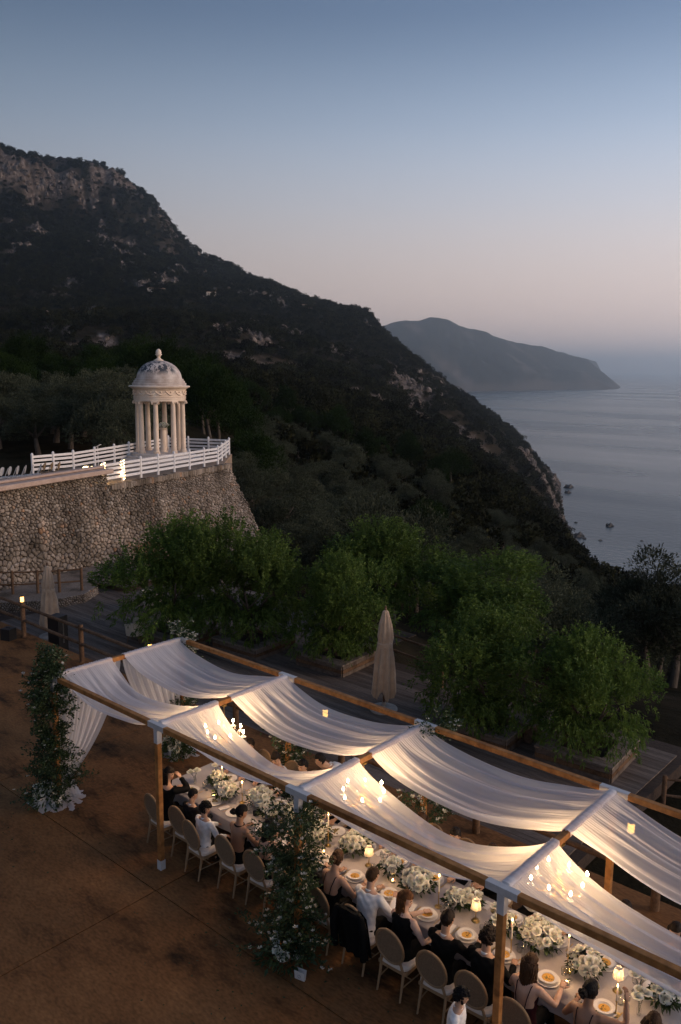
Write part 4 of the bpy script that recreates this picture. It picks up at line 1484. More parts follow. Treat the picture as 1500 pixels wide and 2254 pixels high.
for sx in (-1.1, 1.1): MB().box((sx, .02, .2), (.06, .44, .4)).build('leg', M_DECK, bn)

# ---------------------------------------------------------------- parasols, lounge chairs, loudspeaker
M_CANVAS = mat('beige_canvas', (.42, .29, .19), .9, (.52, .37, .25), 5, .3, sheen=.2)
M_DARKWOOD = mat('dark_wood', (.10, .05, .028), .6, (.16, .085, .045), 6, stretch=(1, 1, .2))
M_BLACK = mat('black_plastic', (.012, .012, .013), .45)
M_WOVEN = mat('cream_weave', (.52, .44, .35), .85, (.60, .52, .42), 60, .4)


def closed_parasol(x, y, zb, h, label, lean=0.0, ft=.15):
    t = thing('closed_parasol', label, 'parasol', (x, y, zb))
    t.rotation_euler = (0, lean, rnd.random() * 6)
    MB().tube([(0, 0, .05), (0, 0, h - .12)], .028, 10).build('pole', M_DARKWOOD, t, smooth=True)
    mb = MB(); n = 48; prof = [(.0, h - .06), (.07, h - .1), (.15, h - .45), (.185, h * .72), (.165, h * .66), (.23, h * .5), (.255, h * .36), (.28, h * ft + .1), (.255, h * ft)]
    vs = []
    rg = np.random.default_rng(int(abs(x) * 100))
    ph = rg.uniform(0, 6, 8)
    for i, (r, z) in enumerate(prof):
        for k in range(n):
            a = 2 * pi * k / n
            fold = 1 + (.36 * abs(sin(4 * a + .25 * i)) - .18) * min(1, i / 2.5) + .07 * sin(9 * a + ph[i % 8])
            zz = z + (.10 * sin(4 * a + .7) + .05 * sin(7 * a) if i >= 7 else 0)
            vs.append((r * fold * cos(a), r * fold * sin(a), zz))
    fs = []
    for i in range(len(prof) - 1):
        for k in range(n):
            fs.append((i * n + k, (i + 1) * n + k, (i + 1) * n + (k + 1) % n, i * n + (k + 1) % n))
    mb.add(vs, fs).build('canopy', M_CANVAS, t, smooth='all')
    MB().lathe([(.175, h * .62), (.20, h * .63), (.20, h * .66), (.17, h * .67)], 20).build('tie', M_CANVAS, t, smooth=True)
    MB().lathe([(.0, h - .07), (.035, h - .06), (.035, h - .02), (.02, h), (.028, h + .03), (0, h + .05)], 10).build('finial', M_DARKWOOD, t, smooth=True)
    MB().lathe([(.36, 0), (.36, .05), (.3, .08), (.06, .09), (.05, .22), (0, .22)], 24).build('base', M_STONEBASE, t, smooth=30)
    return t


M_STONEBASE = mat('concrete_base', (.30, .27, .24), .9, (.38, .34, .30), 9, .3)
_p = gp(845, 1562, -.6)
closed_parasol(float(_p[0]), float(_p[1]), -.6, 2.75, 'closed beige parasol standing on the deck behind the middle of the pergola')
_p = gp(112, 1402, -.6)
closed_parasol(float(_p[0]), float(_p[1]), -.6, 2.45, 'closed beige parasol beside the timber railing at the left')


def tub_chair(x, y, rz, label, w=.72, arms=True):
    t = thing('lounge_chair', label, 'chair', (x, y, -.6), rz, 'lounge seats on the deck')
    n = 22; vs = []; H = (.28, .44, .62, .78)
    for zi, z in enumerate(H):
        for k in range(n):
            a = radians(-35 + 250 * k / (n - 1)); top = .5 + .5 * sin(radians(180 * k / (n - 1)))
            r = w / 2 * (1 + .06 * zi)
            vs.append((r * cos(a), r * sin(a) * .95, z if zi < 2 else H[1] + (z - H[1]) * (.35 + .65 * top)))
    m = len(vs)
    vs += [(x_ * .9, y_ * .9, z_) for x_, y_, z_ in vs]
    fs = []
    for zi in range(3):
        for k in range(n - 1):
            a = zi * n + k
            fs.append((a, a + 1, a + n + 1, a + n)); fs.append((m + a, m + a + n, m + a + n + 1, m + a + 1))
    for k in range(n - 1):
        a = 3 * n + k; fs.append((a, a + 1, m + a + 1, m + a))
    MB().add(vs, fs).build('shell', M_WOVEN, t, smooth=True)
    MB().lathe([(w * .40, .26), (w * .44, .30), (w * .44, .40), (w * .38, .44), (0, .45)], 24).build('seat', M_WOVEN, t, smooth=30)
    for k in range(4):
        a = pi / 4 + k * pi / 2
        MB().tube([(.24 * cos(a), .24 * sin(a), .28), (.3 * cos(a), .3 * sin(a), 0)], [.022, .014], 8).build('leg', M_DARKWOOD, t)
    return t


for px, py, rz, lab in ((300, 1412, -1.0, 'cream tub chair in front of the low round side table'), (368, 1378, 2.2, 'cream tub chair under the edge of the leftmost tree'), (338, 1345, 3.0, 'cream tub chair half hidden behind low tree branches')):
    _p = gp(px, py, -.6); tub_chair(float(_p[0]), float(_p[1]), rz, lab)
_p = gp(318, 1396, -.6)
st = thing('side_table', 'low round cream side table between the lounge chairs', 'table', (float(_p[0]), float(_p[1]), -.6))
MB().lathe([(.2, 0), (.2, .4)], 24).build('drum', M_WOVEN, st, smooth=30)
MB().lathe([(.23, .4), (.23, .43), (.22, .44)], 24).build('table_top', M_WOVEN, st, smooth=30)
sp = thing('loudspeaker', 'black box loudspeaker on the patio beside the railing at the left', 'loudspeaker', (-9.75, 4.0, 0), radians(200))
MB().box((0, 0, .19), (.34, .3, .36)).build('cabinet', M_BLACK, sp)
MB().lathe([(.13, 0), (.13, .012), (.1, .016), (0, .004)], 20, (0, -.0, 0)).build('woofer', M_BLACK, sp, smooth=True).matrix_local = Matrix.Translation((0, -.15, .17)) @ Matrix.Rotation(pi / 2, 4, 'X')
MB().tube([(-.06, 0, .37), (-.06, 0, .395), (.06, 0, .395), (.06, 0, .37)], .01, 6).build('handle', M_BLACK, sp)
# case of equipment just beyond the rail
cs = thing('equipment_case', 'black upright equipment stand behind the railing post at the left', 'case', (-9.2, 5.3, -.6), .3)
MB().box((0, 0, .62), (.42, .4, 1.15)).build('body', M_BLACK, cs)
MB().box((.215, 0, .7), (.02, .04, .7)).build('metal_edge', mat('case_metal', (.5, .5, .5), .3, metal=1), cs)
MB().box((0, 0, .02), (.36, .34, .04)).build('foot', M_BLACK, cs)

# ---------------------------------------------------------------- lanterns on the rail posts
WARM = (1.0, .66, .36)
M_GLOW = emis('lamp_glow', (1.0, .66, .25), 22.0)
M_BRASS = mat('brass', (.60, .40, .14), .3, metal=1.0)
M_DKMETAL = mat('dark_metal', (.03, .026, .022), .45, metal=.8)


def thin_glass(name, tint=(.95, .96, .95), gl=.12):
    m, t, o = nodes(name)
    tr = N(t, 'BsdfTransparent'); tr.inputs[0].default_value = c4(tint)
    g = N(t, 'BsdfGlossy'); g.inputs['Roughness'].default_value = .05
    lw = N(t, 'LayerWeight'); lw.inputs[0].default_value = .35
    mr = N(t, 'MapRange'); mr.inputs[3].default_value = gl * .4; mr.inputs[4].default_value = min(1, gl * 4)
    t.links.new(lw.outputs['Facing'], mr.inputs[0])
    ms = N(t, 'MixShader'); t.links.new(mr.outputs[0], ms.inputs[0]); t.links.new(tr.outputs[0], ms.inputs[1]); t.links.new(g.outputs[0], ms.inputs[2])
    t.links.new(ms.outputs[0], o.inputs[0])
    return m


M_GLASS = thin_glass('clear_glass')


def point(name, loc, power, col=WARM, r=.03, parent=None):
    l = bpy.data.lights.new(name, 'POINT'); l.energy = power; l.color = col; l.shadow_soft_size = r
    o = bpy.data.objects.new(name, l); o.location = loc
    return link(o, parent)


def lantern(x, y, z, label, pw=2.4):
    t = thing('lantern', label, 'lantern', (x, y, z), 0, 'lit lanterns on the patio railing', .82)
    MB().lathe([(.07, 0), (.075, .015), (.06, .03)], 16).build('base', M_DKMETAL, t, smooth=30)
    for k in range(3):
        MB().lathe([(.058, .035 + k * .062), (.062, .04 + k * .062), (.062, .082 + k * .062), (.05, .09 + k * .062)], 16).build('glass_ring', M_GLOWGLASS, t, smooth=30)
    MB().lathe([(.06, .225), (.065, .235), (.03, .26), (0, .265)], 16).build('cap', M_DKMETAL, t, smooth=30)
    point('lantern_light', (0, 0, .14), pw, r=.05, parent=t)
    return t


M_GLOWGLASS = emis('lantern_glass', (1.0, .52, .13), 5.5)
for x, lab in ((PX[3], 'lit lantern on the railing post beside the left closed parasol'), (PX[5], 'lit lantern on the railing post just above the draped pergola end'), (PX[7] - .45, 'lit lantern on the railing seen through the gap between the drapes'), (PX[9] - .45, 'lit lantern showing through the drape at the right')):
    lantern(x, 4.42, 1.1, lab)

# ---------------------------------------------------------------- pergola
M_OAK = pos_mat('pergola_timber', (.20, .080, .024), (.31, .135, .043), (.38, .18, .062), 1.4, .6, .35, (1, 1, 1), 12, 0, .1)
M_BRKT = mat('white_bracket', (.46, .44, .43), .5, (.52, .50, .49), 8)
PXX = [0.0, 3.15, 6.28, 9.43, 12.56]
PY = 2.93
PH = 2.5
pg = thing('pergola', 'long timber pergola with white corner brackets over the dining table', 'pergola', (0, 0, 0))
for i, x in enumerate(PXX):
    for y in (0.0, PY):
        q = MB().beam((x, y, .18), (x, y, PH - .28), .085, .085, up=(1, 0, 0), ch=.006).build('post', M_OAK, pg)
        MB().beam((x, y, 0), (x, y, .18), .1, .1, up=(1, 0, 0), ch=.004).build('foot_sleeve', M_BRKT, q)
        MB().beam((x, y, PH - .28), (x, y, PH - .049), .094, .094, up=(1, 0, 0), ch=.004).build('head_sleeve', M_BRKT, q)
        br = MB()
        if i > 0: br.beam((x - .2, y, PH), (x - .049, y, PH), .093, .093, ch=.004)
        br.beam((x - .048, y, PH), (x + .048, y, PH), .095, .095, ch=.004)
        if i < 4: br.beam((x + .049, y, PH), (x + .2, y, PH), .093, .093, ch=.004)
        sg = 1 if y == 0 else -1
        br.beam((x, y + sg * .049, PH), (x, y + sg * .2, PH), .093, .093, ch=.004)
        br.build('bracket', M_BRKT, pg)
    MB().beam((x, .2, PH), (x, PY - .2, PH), .085, .085, ch=.006).build('cross_beam', M_OAK, pg)
for i in range(4):
    for y in (0.0, PY):
        MB().beam((PXX[i] + .2, y, PH), (PXX[i + 1] - .2, y, PH), .085, .085, ch=.006).build('side_beam', M_OAK, pg)


# ---------------------------------------------------------------- sheer drapes
def sheer_mat():
    m, t, o = nodes('sheer_fabric')
    tc = N(t, 'TexCoord')
    d = N(t, 'BsdfDiffuse'); d.inputs[0].default_value = (.90, .87, .90, 1)
    tl = N(t, 'BsdfTranslucent'); tl.inputs[0].default_value = (.90, .87, .85, 1)
    m1 = N(t, 'MixShader'); m1.inputs[0].default_value = .55
    t.links.new(d.outputs[0], m1.inputs[1]); t.links.new(tl.outputs[0], m1.inputs[2])
    tp = N(t, 'BsdfTransparent')
    # the weave lets less through at a slant
    lw = N(t, 'LayerWeight'); lw.inputs[0].default_value = .4
    mr = N(t, 'MapRange'); mr.inputs[3].default_value = .30; mr.inputs[4].default_value = .03
    t.links.new(lw.outputs['Facing'], mr.inputs[0])
    m2 = N(t, 'MixShader'); t.links.new(mr.outputs[0], m2.inputs[0]); t.links.new(m1.outputs[0], m2.inputs[1]); t.links.new(tp.outputs[0], m2.inputs[2])
    t.links.new(m2.outputs[0], o.inputs[0])
    return m


M_SHEER = sheer_mat()


def drape(label, y0, y1, sag0, sag1, seed, contr=.10):
    """one long cloth carried over the cross beams; a panel sags in each bay"""
    t = thing('sheer_drape', label, 'drape', (0, 0, 0))
    rg = np.random.default_rng(seed)
    ns, ntt = 84, 96
    for i in range(4):
        xa, xb = PXX[i], PXX[i + 1]
        s = np.linspace(0, 1, ns)[:, None]; v = np.linspace(0, 1, ntt)[None, :]
        k = 4 * s * (1 - s)
        asym = .06 * rg.normal()
        sag = (sag0[i] + (sag1[i] - sag0[i]) * v)
        ph = rg.uniform(0, 6.28, 6); am = rg.uniform(.5, 1, 6)
        vv = v + .05 * np.sin(2 * pi * v + ph[0]) * k
        f = 0
        for q, fr in enumerate((2.3, 4.1, 6.7, 9.3, 14.1, 21.0)):
            f = f + am[q] * (.040, .034, .024, .015, .007, .0035)[q] * np.sin(2 * pi * fr * vv + ph[q] + (s - .5) * rg.normal(0, 1.1))
        edge = np.clip(np.minimum(s, 1 - s) / .25, 0, 1)
        edge = edge * edge * (3 - 2 * edge)
        f = f * (.16 + .84 * edge)
        f = f + .007 * np.sin(2 * pi * 30 * v + ph[1]) * (1 - edge)
        z = PH + .05 - sag * k * (1 + asym * (s - .5) * 4) - .03 * (1 - (1 - k) ** 6) + f * .95
        wob = .03 * np.sin(3 * s * pi + ph[2])
        y = y0 + (y1 - y0) * (v + (.5 - v) * contr * k) + wob * k + .35 * f * np.cos(6 * v)
        x = xa + (xb - xa) * s + 0 * v
        z = np.where((s < .012) | (s > .988), np.maximum(z, PH + .047), z)
        P = np.stack([x, y + 0 * s, z], -1).reshape(-1, 3)
        ii = np.arange(ns * ntt).reshape(ns, ntt)
        fc = np.stack([ii[:-1, :-1], ii[1:, :-1], ii[1:, 1:], ii[:-1, 1:]], -1).reshape(-1, 4)
        put('panel', mesh_np('panel', P, fc, M_SHEER, smooth=True), t)
    for i in range(5):                                    # wrapped round the beam
        x = PXX[i]; mb = MB(); vs = []; n = 70
        pr = [(-.052, -.02), (-.056, .03), (-.048, .056), (0, .062), (.048, .056), (.056, .03), (.052, -.02)]
        for k in range(n):
            y = y0 + (y1 - y0) * k / (n - 1); j = .004 * sin(k * 2.1) + .003 * sin(k * .9 + i)
            vs += [(x + a * (1 + j * 4), y, PH + b + j) for a, b in pr]
        fs = [(k * 7 + q, k * 7 + q + 1, k * 7 + 8 + q, k * 7 + 7 + q) for k in range(n - 1) for q in range(6)]
        mb.add(vs, fs).build('beam_wrap', M_SHEER, t, smooth='all')
    return t


drape('sheer white drape over the near side of the pergola, above the near seats', .06, 1.22, (.32, .27, .30, .30), (.42, .62, .48, .46), 5)
drape('sheer white drape over the far side of the pergola, above the far seats', 1.50, 2.86, (.36, .40, .40, .40), (.32, .30, .28, .30), 8)


def end_curtain(label, ya, yb, ypin, seed, zpin=.55):
    """hangs from the end beam and is drawn aside to the post at ypin"""
    t = thing('end_curtain', label, 'curtain', (0, 0, 0))
    rg = np.random.default_rng(seed)
    nz, ny = 70, 80
    u = np.linspace(0, 1, nz)[:, None]; v = np.linspace(0, 1, ny)[None, :]
    z = PH - .04 - (PH - .04) * u
    c = np.clip((u) / .80, 0, 1) ** 1.55
    far = ya if abs(ya - ypin) > abs(yb - ypin) else yb
    near = yb if far == ya else ya
    yfar = far + (ypin + (.16 if far > ypin else -.16) - far) * np.where(u < .8, c, 1 - .0 * u)
    ynear = near + 0 * u
    y = ynear + (yfar - ynear) * v
    flare = np.clip((u - .8) / .2, 0, 1)
    y = y + (y - ypin) * flare * 1.0
    ph = rg.uniform(0, 6, 3)
    x = -.02 + .07 * np.sin(2 * pi * 7 * v + ph[0] + u * 1.5) * (.35 + .65 * u) * (1 - .35 * c) + .03 * np.sin(2 * pi * 13 * v + ph[1]) + .05 * flare
    z = z + 0 * v + .0 * x
    z = z - .10 * (v if far > ypin else v) * np.sin(pi * np.clip(u, 0, 1)) ** 2
    z = np.maximum(z, .012)
    P = np.stack([x + 0 * u, y, z], -1).reshape(-1, 3)
    ii = np.arange(nz * ny).reshape(nz, ny)
    fc = np.stack([ii[:-1, :-1], ii[1:, :-1], ii[1:, 1:], ii[:-1, 1:]], -1).reshape(-1, 4)
    put('cloth', mesh_np('cloth', P, fc, M_SHEER, smooth=True), t)
    # the train on the floor
    mb = MB(); vs = []; n = 40
    for r in range(6):
        for k in range(n):
            a = 2 * pi * k / n; R = .06 + .075 * r
            vs.append((R * cos(a) * (1 + .2 * sin(3 * a + seed)), ypin + R * sin(a) * (1 + .15 * sin(5 * a)), max(.006, .05 * (1 - r / 5.5) * (1 + .9 * sin(9 * a + r)) + .008)))
    fs = [(r * n + k, r * n + (k + 1) % n, (r + 1) * n + (k + 1) % n, (r + 1) * n + k) for r in range(5) for k in range(n)]
    mb.add(vs, fs).build('train', M_SHEER, t, smooth='all')
    return t


end_curtain('sheer white curtain drawn aside to the leftmost pergola post', .05, 1.42, .10, 3)
end_curtain('sheer white curtain drawn aside to the back corner post of the pergola', 1.48, 2.88, 2.80, 6)

# ---------------------------------------------------------------- chandeliers
M_BULB = emis('bulb_glow', (1.0, .70, .36), 170.0)
M_CRYS = thin_glass('crystal', (1, .98, .94), .35)
_cr_drop = MB().add([(0, 0, -.03), (.011, 0, 0), (0, .011, 0), (-.011, 0, 0), (0, -.011, 0), (0, 0, .018)], [(0, 2, 1), (0, 3, 2), (0, 4, 3), (0, 1, 4), (5, 1, 2), (5, 2, 3), (5, 3, 4), (5, 4, 1)])


def chandelier(x, y, label, rz):
    t = thing('chandelier', label, 'chandelier', (x, y, 0), rz)
    zt = PH - .05
    MB().lathe([(.05, zt - .03), (.05, zt), (0, zt)], 16).build('canopy', M_BRASS, t, smooth=30)
    MB().tube([(0, 0, zt - .02), (0, 0, 2.16)], .007, 6).build('chain', M_BRASS, t)
    MB().lathe([(0, 1.72), (.03, 1.74), (.045, 1.79), (.02, 1.83), (.03, 1.88), (.055, 1.92), (.025, 1.97), (.018, 2.05), (.04, 2.10), (.015, 2.14), (0, 2.17)], 16).build('stem', M_BRASS, t, smooth=30)
    cry = MB()
    for k in range(8):
        a = 2 * pi * k / 8
        ca, sa = cos(a), sin(a)
        R = .36 if k % 2 else .30
        arm = MB().tube([(.03 * ca, .03 * sa, 1.86), (.14 * ca, .14 * sa, 1.80), (.26 * ca, .26 * sa, 1.82), (R * ca, R * sa, 1.90)], .008, 6).build('arm', M_BRASS, t, smooth='all')
        MB().lathe([(.012, 0), (.045, .012), (.045, .018), (.018, .022), (.013, .03), (.013, .075)], 12, (R * ca, R * sa, 1.895)).build('candle_cup', M_BRKT, arm, smooth=30)
        MB().lathe([(.006, 0), (.019, .014), (.017, .034), (.006, .06), (0, .068)], 10, (R * ca, R * sa, 1.97)).build('bulb', M_BULB, arm, smooth='all')
        for q in range(5):
            b = 2 * pi * q / 5
            cx, cy = R * ca + .045 * cos(b), R * sa + .045 * sin(b)
            for h in range(2):
                z = 1.875 - h * .045
                cry.add([(p[0] + cx, p[1] + cy, p[2] + z) for p in _cr_drop.v], _cr_drop.f)
        for q in range(1, 6):
            u = q / 6; r = .05 + (R - .07) * u; z = 2.06 - .10 * u - .14 * 4 * u * (1 - u)
            cry.add([(p[0] + r * ca, p[1] + r * sa, p[2] + z) for p in _cr_drop.v], _cr_drop.f)
    for ringi, (R, n, z) in enumerate(((.17, 14, 1.76), (.11, 10, 1.71), (.05, 6, 1.66))):
        for k in range(n):
            a = 2 * pi * k / n
            for h in range(2):
                cry.add([(p[0] + R * cos(a), p[1] + R * sin(a), p[2] + z - h * .04) for p in _cr_drop.v], _cr_drop.f)
        MB().tube([(R * cos(2 * pi * k / 20), R * sin(2 * pi * k / 20), z + .025) for k in range(21)], .004, 5, cap=False).build('hoop', M_BRASS, t)
    cr = cry.build('crystals', M_CRYS, t); cr['kind'] = 'stuff'
    point('chandelier_light', (0, 0, 1.93), CH_W, (1.0, .60, .31), .22, t)
    return t


CH_W = 48.0
for i, lab in ((1, 'lit crystal chandelier hanging nearest the curtained end of the pergola'), (2, 'lit crystal chandelier hanging from the middle cross beam'), (3, 'lit crystal chandelier hanging nearest the right edge')):
    chandelier(PXX[i], 1.38, lab, .2 + i)

# ---------------------------------------------------------------- dining table
M_CLOTH = mat('table_cloth', (.38, .345, .33), .85, (.44, .40, .385), 3, .15, 40)
TX0, TX1, TY0, TY1, TZT = 2.02, 13.2, .88, 2.02, .755
tb = thing('dining_table', 'long dining table under a pale grey cloth', 'table', ((TX0 + TX1) / 2, 1.45, 0))
_cx = (TX0 + TX1) / 2
for k in range(5):
    x = TX0 + .5 + k * (TX1 - TX0 - 1) / 4 - _cx
    for y in (-.36, .36):
        MB().beam((x, y, 0), (x, y, TZT - .035), .07, .07, up=(1, 0, 0), ch=.005).build('leg', M_DARKWOOD, tb)
MB().box((0, 0, TZT - .02), (TX1 - TX0 - .02, TY1 - TY0 - .02, .03)).build('table_top', M_DARKWOOD, tb)
# cloth with a short fall
_v = []; _f = []
nx = 150; L = TX1 - TX0; Wd = TY1 - TY0
prof = [(-.5, -.20), (-.5, -.12), (-.5, -.03), (-.497, 0), (-.25, .002), (0, .002), (.25, .002), (.497, 0), (.5, -.03), (.5, -.12), (.5, -.20)]
for i in range(nx + 1):
    x = -L / 2 + L * i / nx
    for a, b in prof:
        w = 0
        if b < -.01: w = .012 * sin(i * 1.1 + (2 if a > 0 else 0)) * (-b / .2)
        _v.append((x, a * Wd + math.copysign(abs(b) * .06, a) * (1 if b < 0 else 0) + w, TZT + b))
m = len(prof)
for i in range(nx):
    for k in range(m - 1):
        _f.append((i * m + k, (i + 1) * m + k, (i + 1) * m + k + 1, i * m + k + 1))
_b0 = len(_v)
for k in range(13):
    y = -.5 * Wd + Wd * k / 12
    for z in (0, -.10, -.20):
        _v.append((-L / 2 - .004 - abs(z) * .08 - .008 * sin(k * 2) * (abs(z) / .2), y, TZT + z))
for k in range(12):
    for q in range(2):
        _f.append((_b0 + k * 3 + q, _b0 + (k + 1) * 3 + q, _b0 + (k + 1) * 3 + q + 1, _b0 + k * 3 + q + 1))
MB().add(_v, _f).build('cloth', M_CLOTH, tb, smooth='all')

# ---------------------------------------------------------------- chairs
M_CHWOOD = mat('washed_oak', (.24, .145, .072), .6, (.32, .20, .105), 9, .2, stretch=(1, 1, .3))
M_CANE = mat('cane_weave', (.24, .165, .10), .7, (.17, .112, .066), 90, .6, 120, lo=.45, hi=.55)
M_SEATF = mat('seat_linen', (.58, .51, .44), .9, (.64, .57, .50), 30, .3)


def chair_meshes():
    out = {}
    rxo, rzo = .215, .255; cz = .745; tl = .17
    def bp(a, r=1.0):
        z = cz + rzo * r * sin(a); return (rxo * r * cos(a), -.225 - (z - .47) * tl, z)
    out['back_frame'] = MB().tube([bp(2 * pi * k / 36) for k in range(37)], .0185, 8, cap=False)
    mb = MB(); n = 36
    for sgn in (.006, -.006):
        mb.add([(bp(0, 0)[0], bp(0, 0)[1] + sgn, cz)] + [(lambda p: (p[0], p[1] + sgn, p[2]))(bp(2 * pi * k / n, .95)) for k in range(n)], [(0, 1 + k, 1 + (k + 1) % n) if sgn < 0 else (0, 1 + (k + 1) % n, 1 + k) for k in range(n)])
    out['cane_panel'] = mb
    out['back_post'] = [MB().tube([(sx * .17, -.21, .43), (sx * .15, -.228, .52), (sx * .10, -.232, .535)], [.02, .018, .014], 8) for sx in (-1, 1)]
    s = MB()
    vs = []; n = 28
    for (k, z) in ((.94, .415), (1.0, .43), (1.0, .465), (.93, .488), (.6, .50), (0.01, .503)):
        for i in range(n):
            a = 2 * pi * i / n; c, sn = cos(a), sin(a)
            e = 2 / 4.5
            vs.append((math.copysign(abs(c) ** e, c) * .235 * k, math.copysign(abs(sn) ** e, sn) * .225 * k, z))
    fs = [(r * n + i, r * n + (i + 1) % n, (r + 1) * n + (i + 1) % n, (r + 1) * n + i) for r in range(5) for i in range(n)]
    out['seat'] = s.add(vs, fs)
    a = MB()
    for (c, sz) in (((0, .215, .395), (.42, .025, .05)), ((0, -.2, .395), (.38, .025, .05)), ((.215, 0, .395), (.025, .40, .05)), ((-.215, 0, .395), (.025, .40, .05))): a.box(c, sz)
    out['seat_rail'] = a
    out['leg'] = []
    for sx in (-1, 1):
        out['leg'].append(MB().tube([(sx * .205, .2, .42), (sx * .205, .2, .36), (sx * .205, .2, .34), (sx * .205, .2, .32), (sx * .205, .2, .05), (sx * .205, .2, 0)], [.024, .024, .016, .023, .013, .011], 10))
        out['leg'].append(MB().tube([(sx * .18, -.2, .42), (sx * .18, -.215, .3), (sx * .185, -.28, 0)], [.021, .019, .013], 8))
    st = MB().tube([(-.205, .2, .20), (-.18, -.235, .20)], .009, 6).tube([(.205, .2, .20), (.18, -.235, .20)], .009, 6).tube([(-.19, -.02, .20), (.19, -.02, .20)], .009, 6)
    out['stretcher'] = st
    r = {}
    for k, v in out.items():
        m_ = {'cane_panel': M_CANE, 'seat': M_SEATF}.get(k, M_CHWOOD)
        r[k] = [q.mesh(k, m_, 35) for q in v] if isinstance(v, list) else [v.mesh(k, m_, 35)]
    return r


CHM = chair_meshes()


def chair(x, y, rz, label, group):
    t = thing('dining_chair', label, 'chair', (x, y, 0), rz, group)
    for k, ms in CHM.items():
        for me in ms: put(k, me, t)
    return t


# ---------------------------------------------------------------- people
SKINS = [mat('skin_%d' % i, c, .5, tuple(q * .9 for q in c), 20, sss=.12) for i, c in enumerate(((.52, .32, .22), (.44, .26, .17), (.30, .165, .10), (.58, .38, .28)))]
HAIRS = {k: mat('hair_' + k, c, .45, tuple(q * 1.7 for q in c), 26, .6, 70, stretch=(1, 1, .3), spec=.12) for k, c in dict(dark=(.012, .008, .006), brown=(.035, .018, .009), auburn=(.085, .036, .014), black=(.007, .006, .006)).items()}
CLOTHS = {k: mat('cloth_' + k, c, .85, tuple(q * 1.15 for q in c), 8, .25, 18, spec=.12) for k, c in dict(black=(.005, .005, .005), white=(.68, .66, .64), navy=(.007, .008, .013), wine=(.03, .007, .009), cream=(.52, .46, .40), charcoal=(.012, .012, .013)).items()}
M_EYE = mat('eye', (.02, .015, .012), .2)
M_LIP = mat('lip', (.30, .10, .08), .5)
JOBS = []


def V3(*a): return np.array(a, float)


def ik(S, T, l1, l2, pole):
    d = T - S; L = np.linalg.norm(d)
    if L > (l1 + l2) * .995: T = S + d / L * (l1 + l2) * .995; d = T - S; L = np.linalg.norm(d)
    u = d / L
    a = (l1 * l1 - l2 * l2 + L * L) / (2 * L); h = math.sqrt(max(0, l1 * l1 - a * a))
    p = pole - u * (pole @ u); p /= np.linalg.norm(p) + 1e-9
    return S + u * a + p * h, T


def loft(mb, rings, n=20, mi=0):
    vs = []
    for (c, rx, ry, tilt) in rings:
        for k in range(n):
            a = 2 * pi * k / n
            x = rx * cos(a); y = ry * sin(a)
            vs.append((c[0] + x, c[1] + y, c[2] - y * tilt))
    fs = [(i * n + k, i * n + (k + 1) % n, (i + 1) * n + (k + 1) % n, (i + 1) * n + k) for i in range(len(rings) - 1) for k in range(n)]
    fs += [tuple(range(n - 1, -1, -1)), tuple(range((len(rings) - 1) * n, len(rings) * n))]
    mb.add(vs, fs, mi)


def head_verts(grow=0.0):
    """head about its own centre, face to +y; 24 cm tall"""
    n, m = 28, 22
    vs = []; dirs = []
    for i in range(m + 1):
        t = -pi / 2 + pi * i / m
        for k in range(n):
            a = 2 * pi * k / n
            d = V3(cos(t) * cos(a), cos(t) * sin(a), sin(t))
            p = d * V3(.074, .096, .118)
            if d[2] < 0:                                   # jaw
                q = -d[2]
                p[0] *= 1 - .30 * q; p[1] = p[1] * (1 - .22 * q) + .028 * q
            if d[1] > .55 and abs(d[0]) < .5:
                fl = (d[1] - .55) / .45
                p[1] -= .012 * fl                          # flat face
                nz = math.exp(-((p[0] / .014) ** 2)) * math.exp(-(((p[2] + .022) / .024) ** 2))
                p[1] += .024 * nz                          # nose
                ey = math.exp(-(((abs(p[0]) - .031) / .014) ** 2)) * math.exp(-(((p[2] - .012) / .013) ** 2))
                p[1] -= .008 * ey
                p[1] += .004 * math.exp(-(((p[2] + .062) / .012) ** 2)) * math.exp(-((p[0] / .022) ** 2))
                p[1] += .006 * math.exp(-(((p[2] + .100) / .016) ** 2)) * math.exp(-((p[0] / .022) ** 2))
            if grow: p = p + d * grow
            vs.append(p); dirs.append(d)
    fs = [(i * n + k, i * n + (k + 1) % n, (i + 1) * n + (k + 1) % n, (i + 1) * n + k) for i in range(m) for k in range(n)]
    return np.array(vs), np.array(dirs), fs


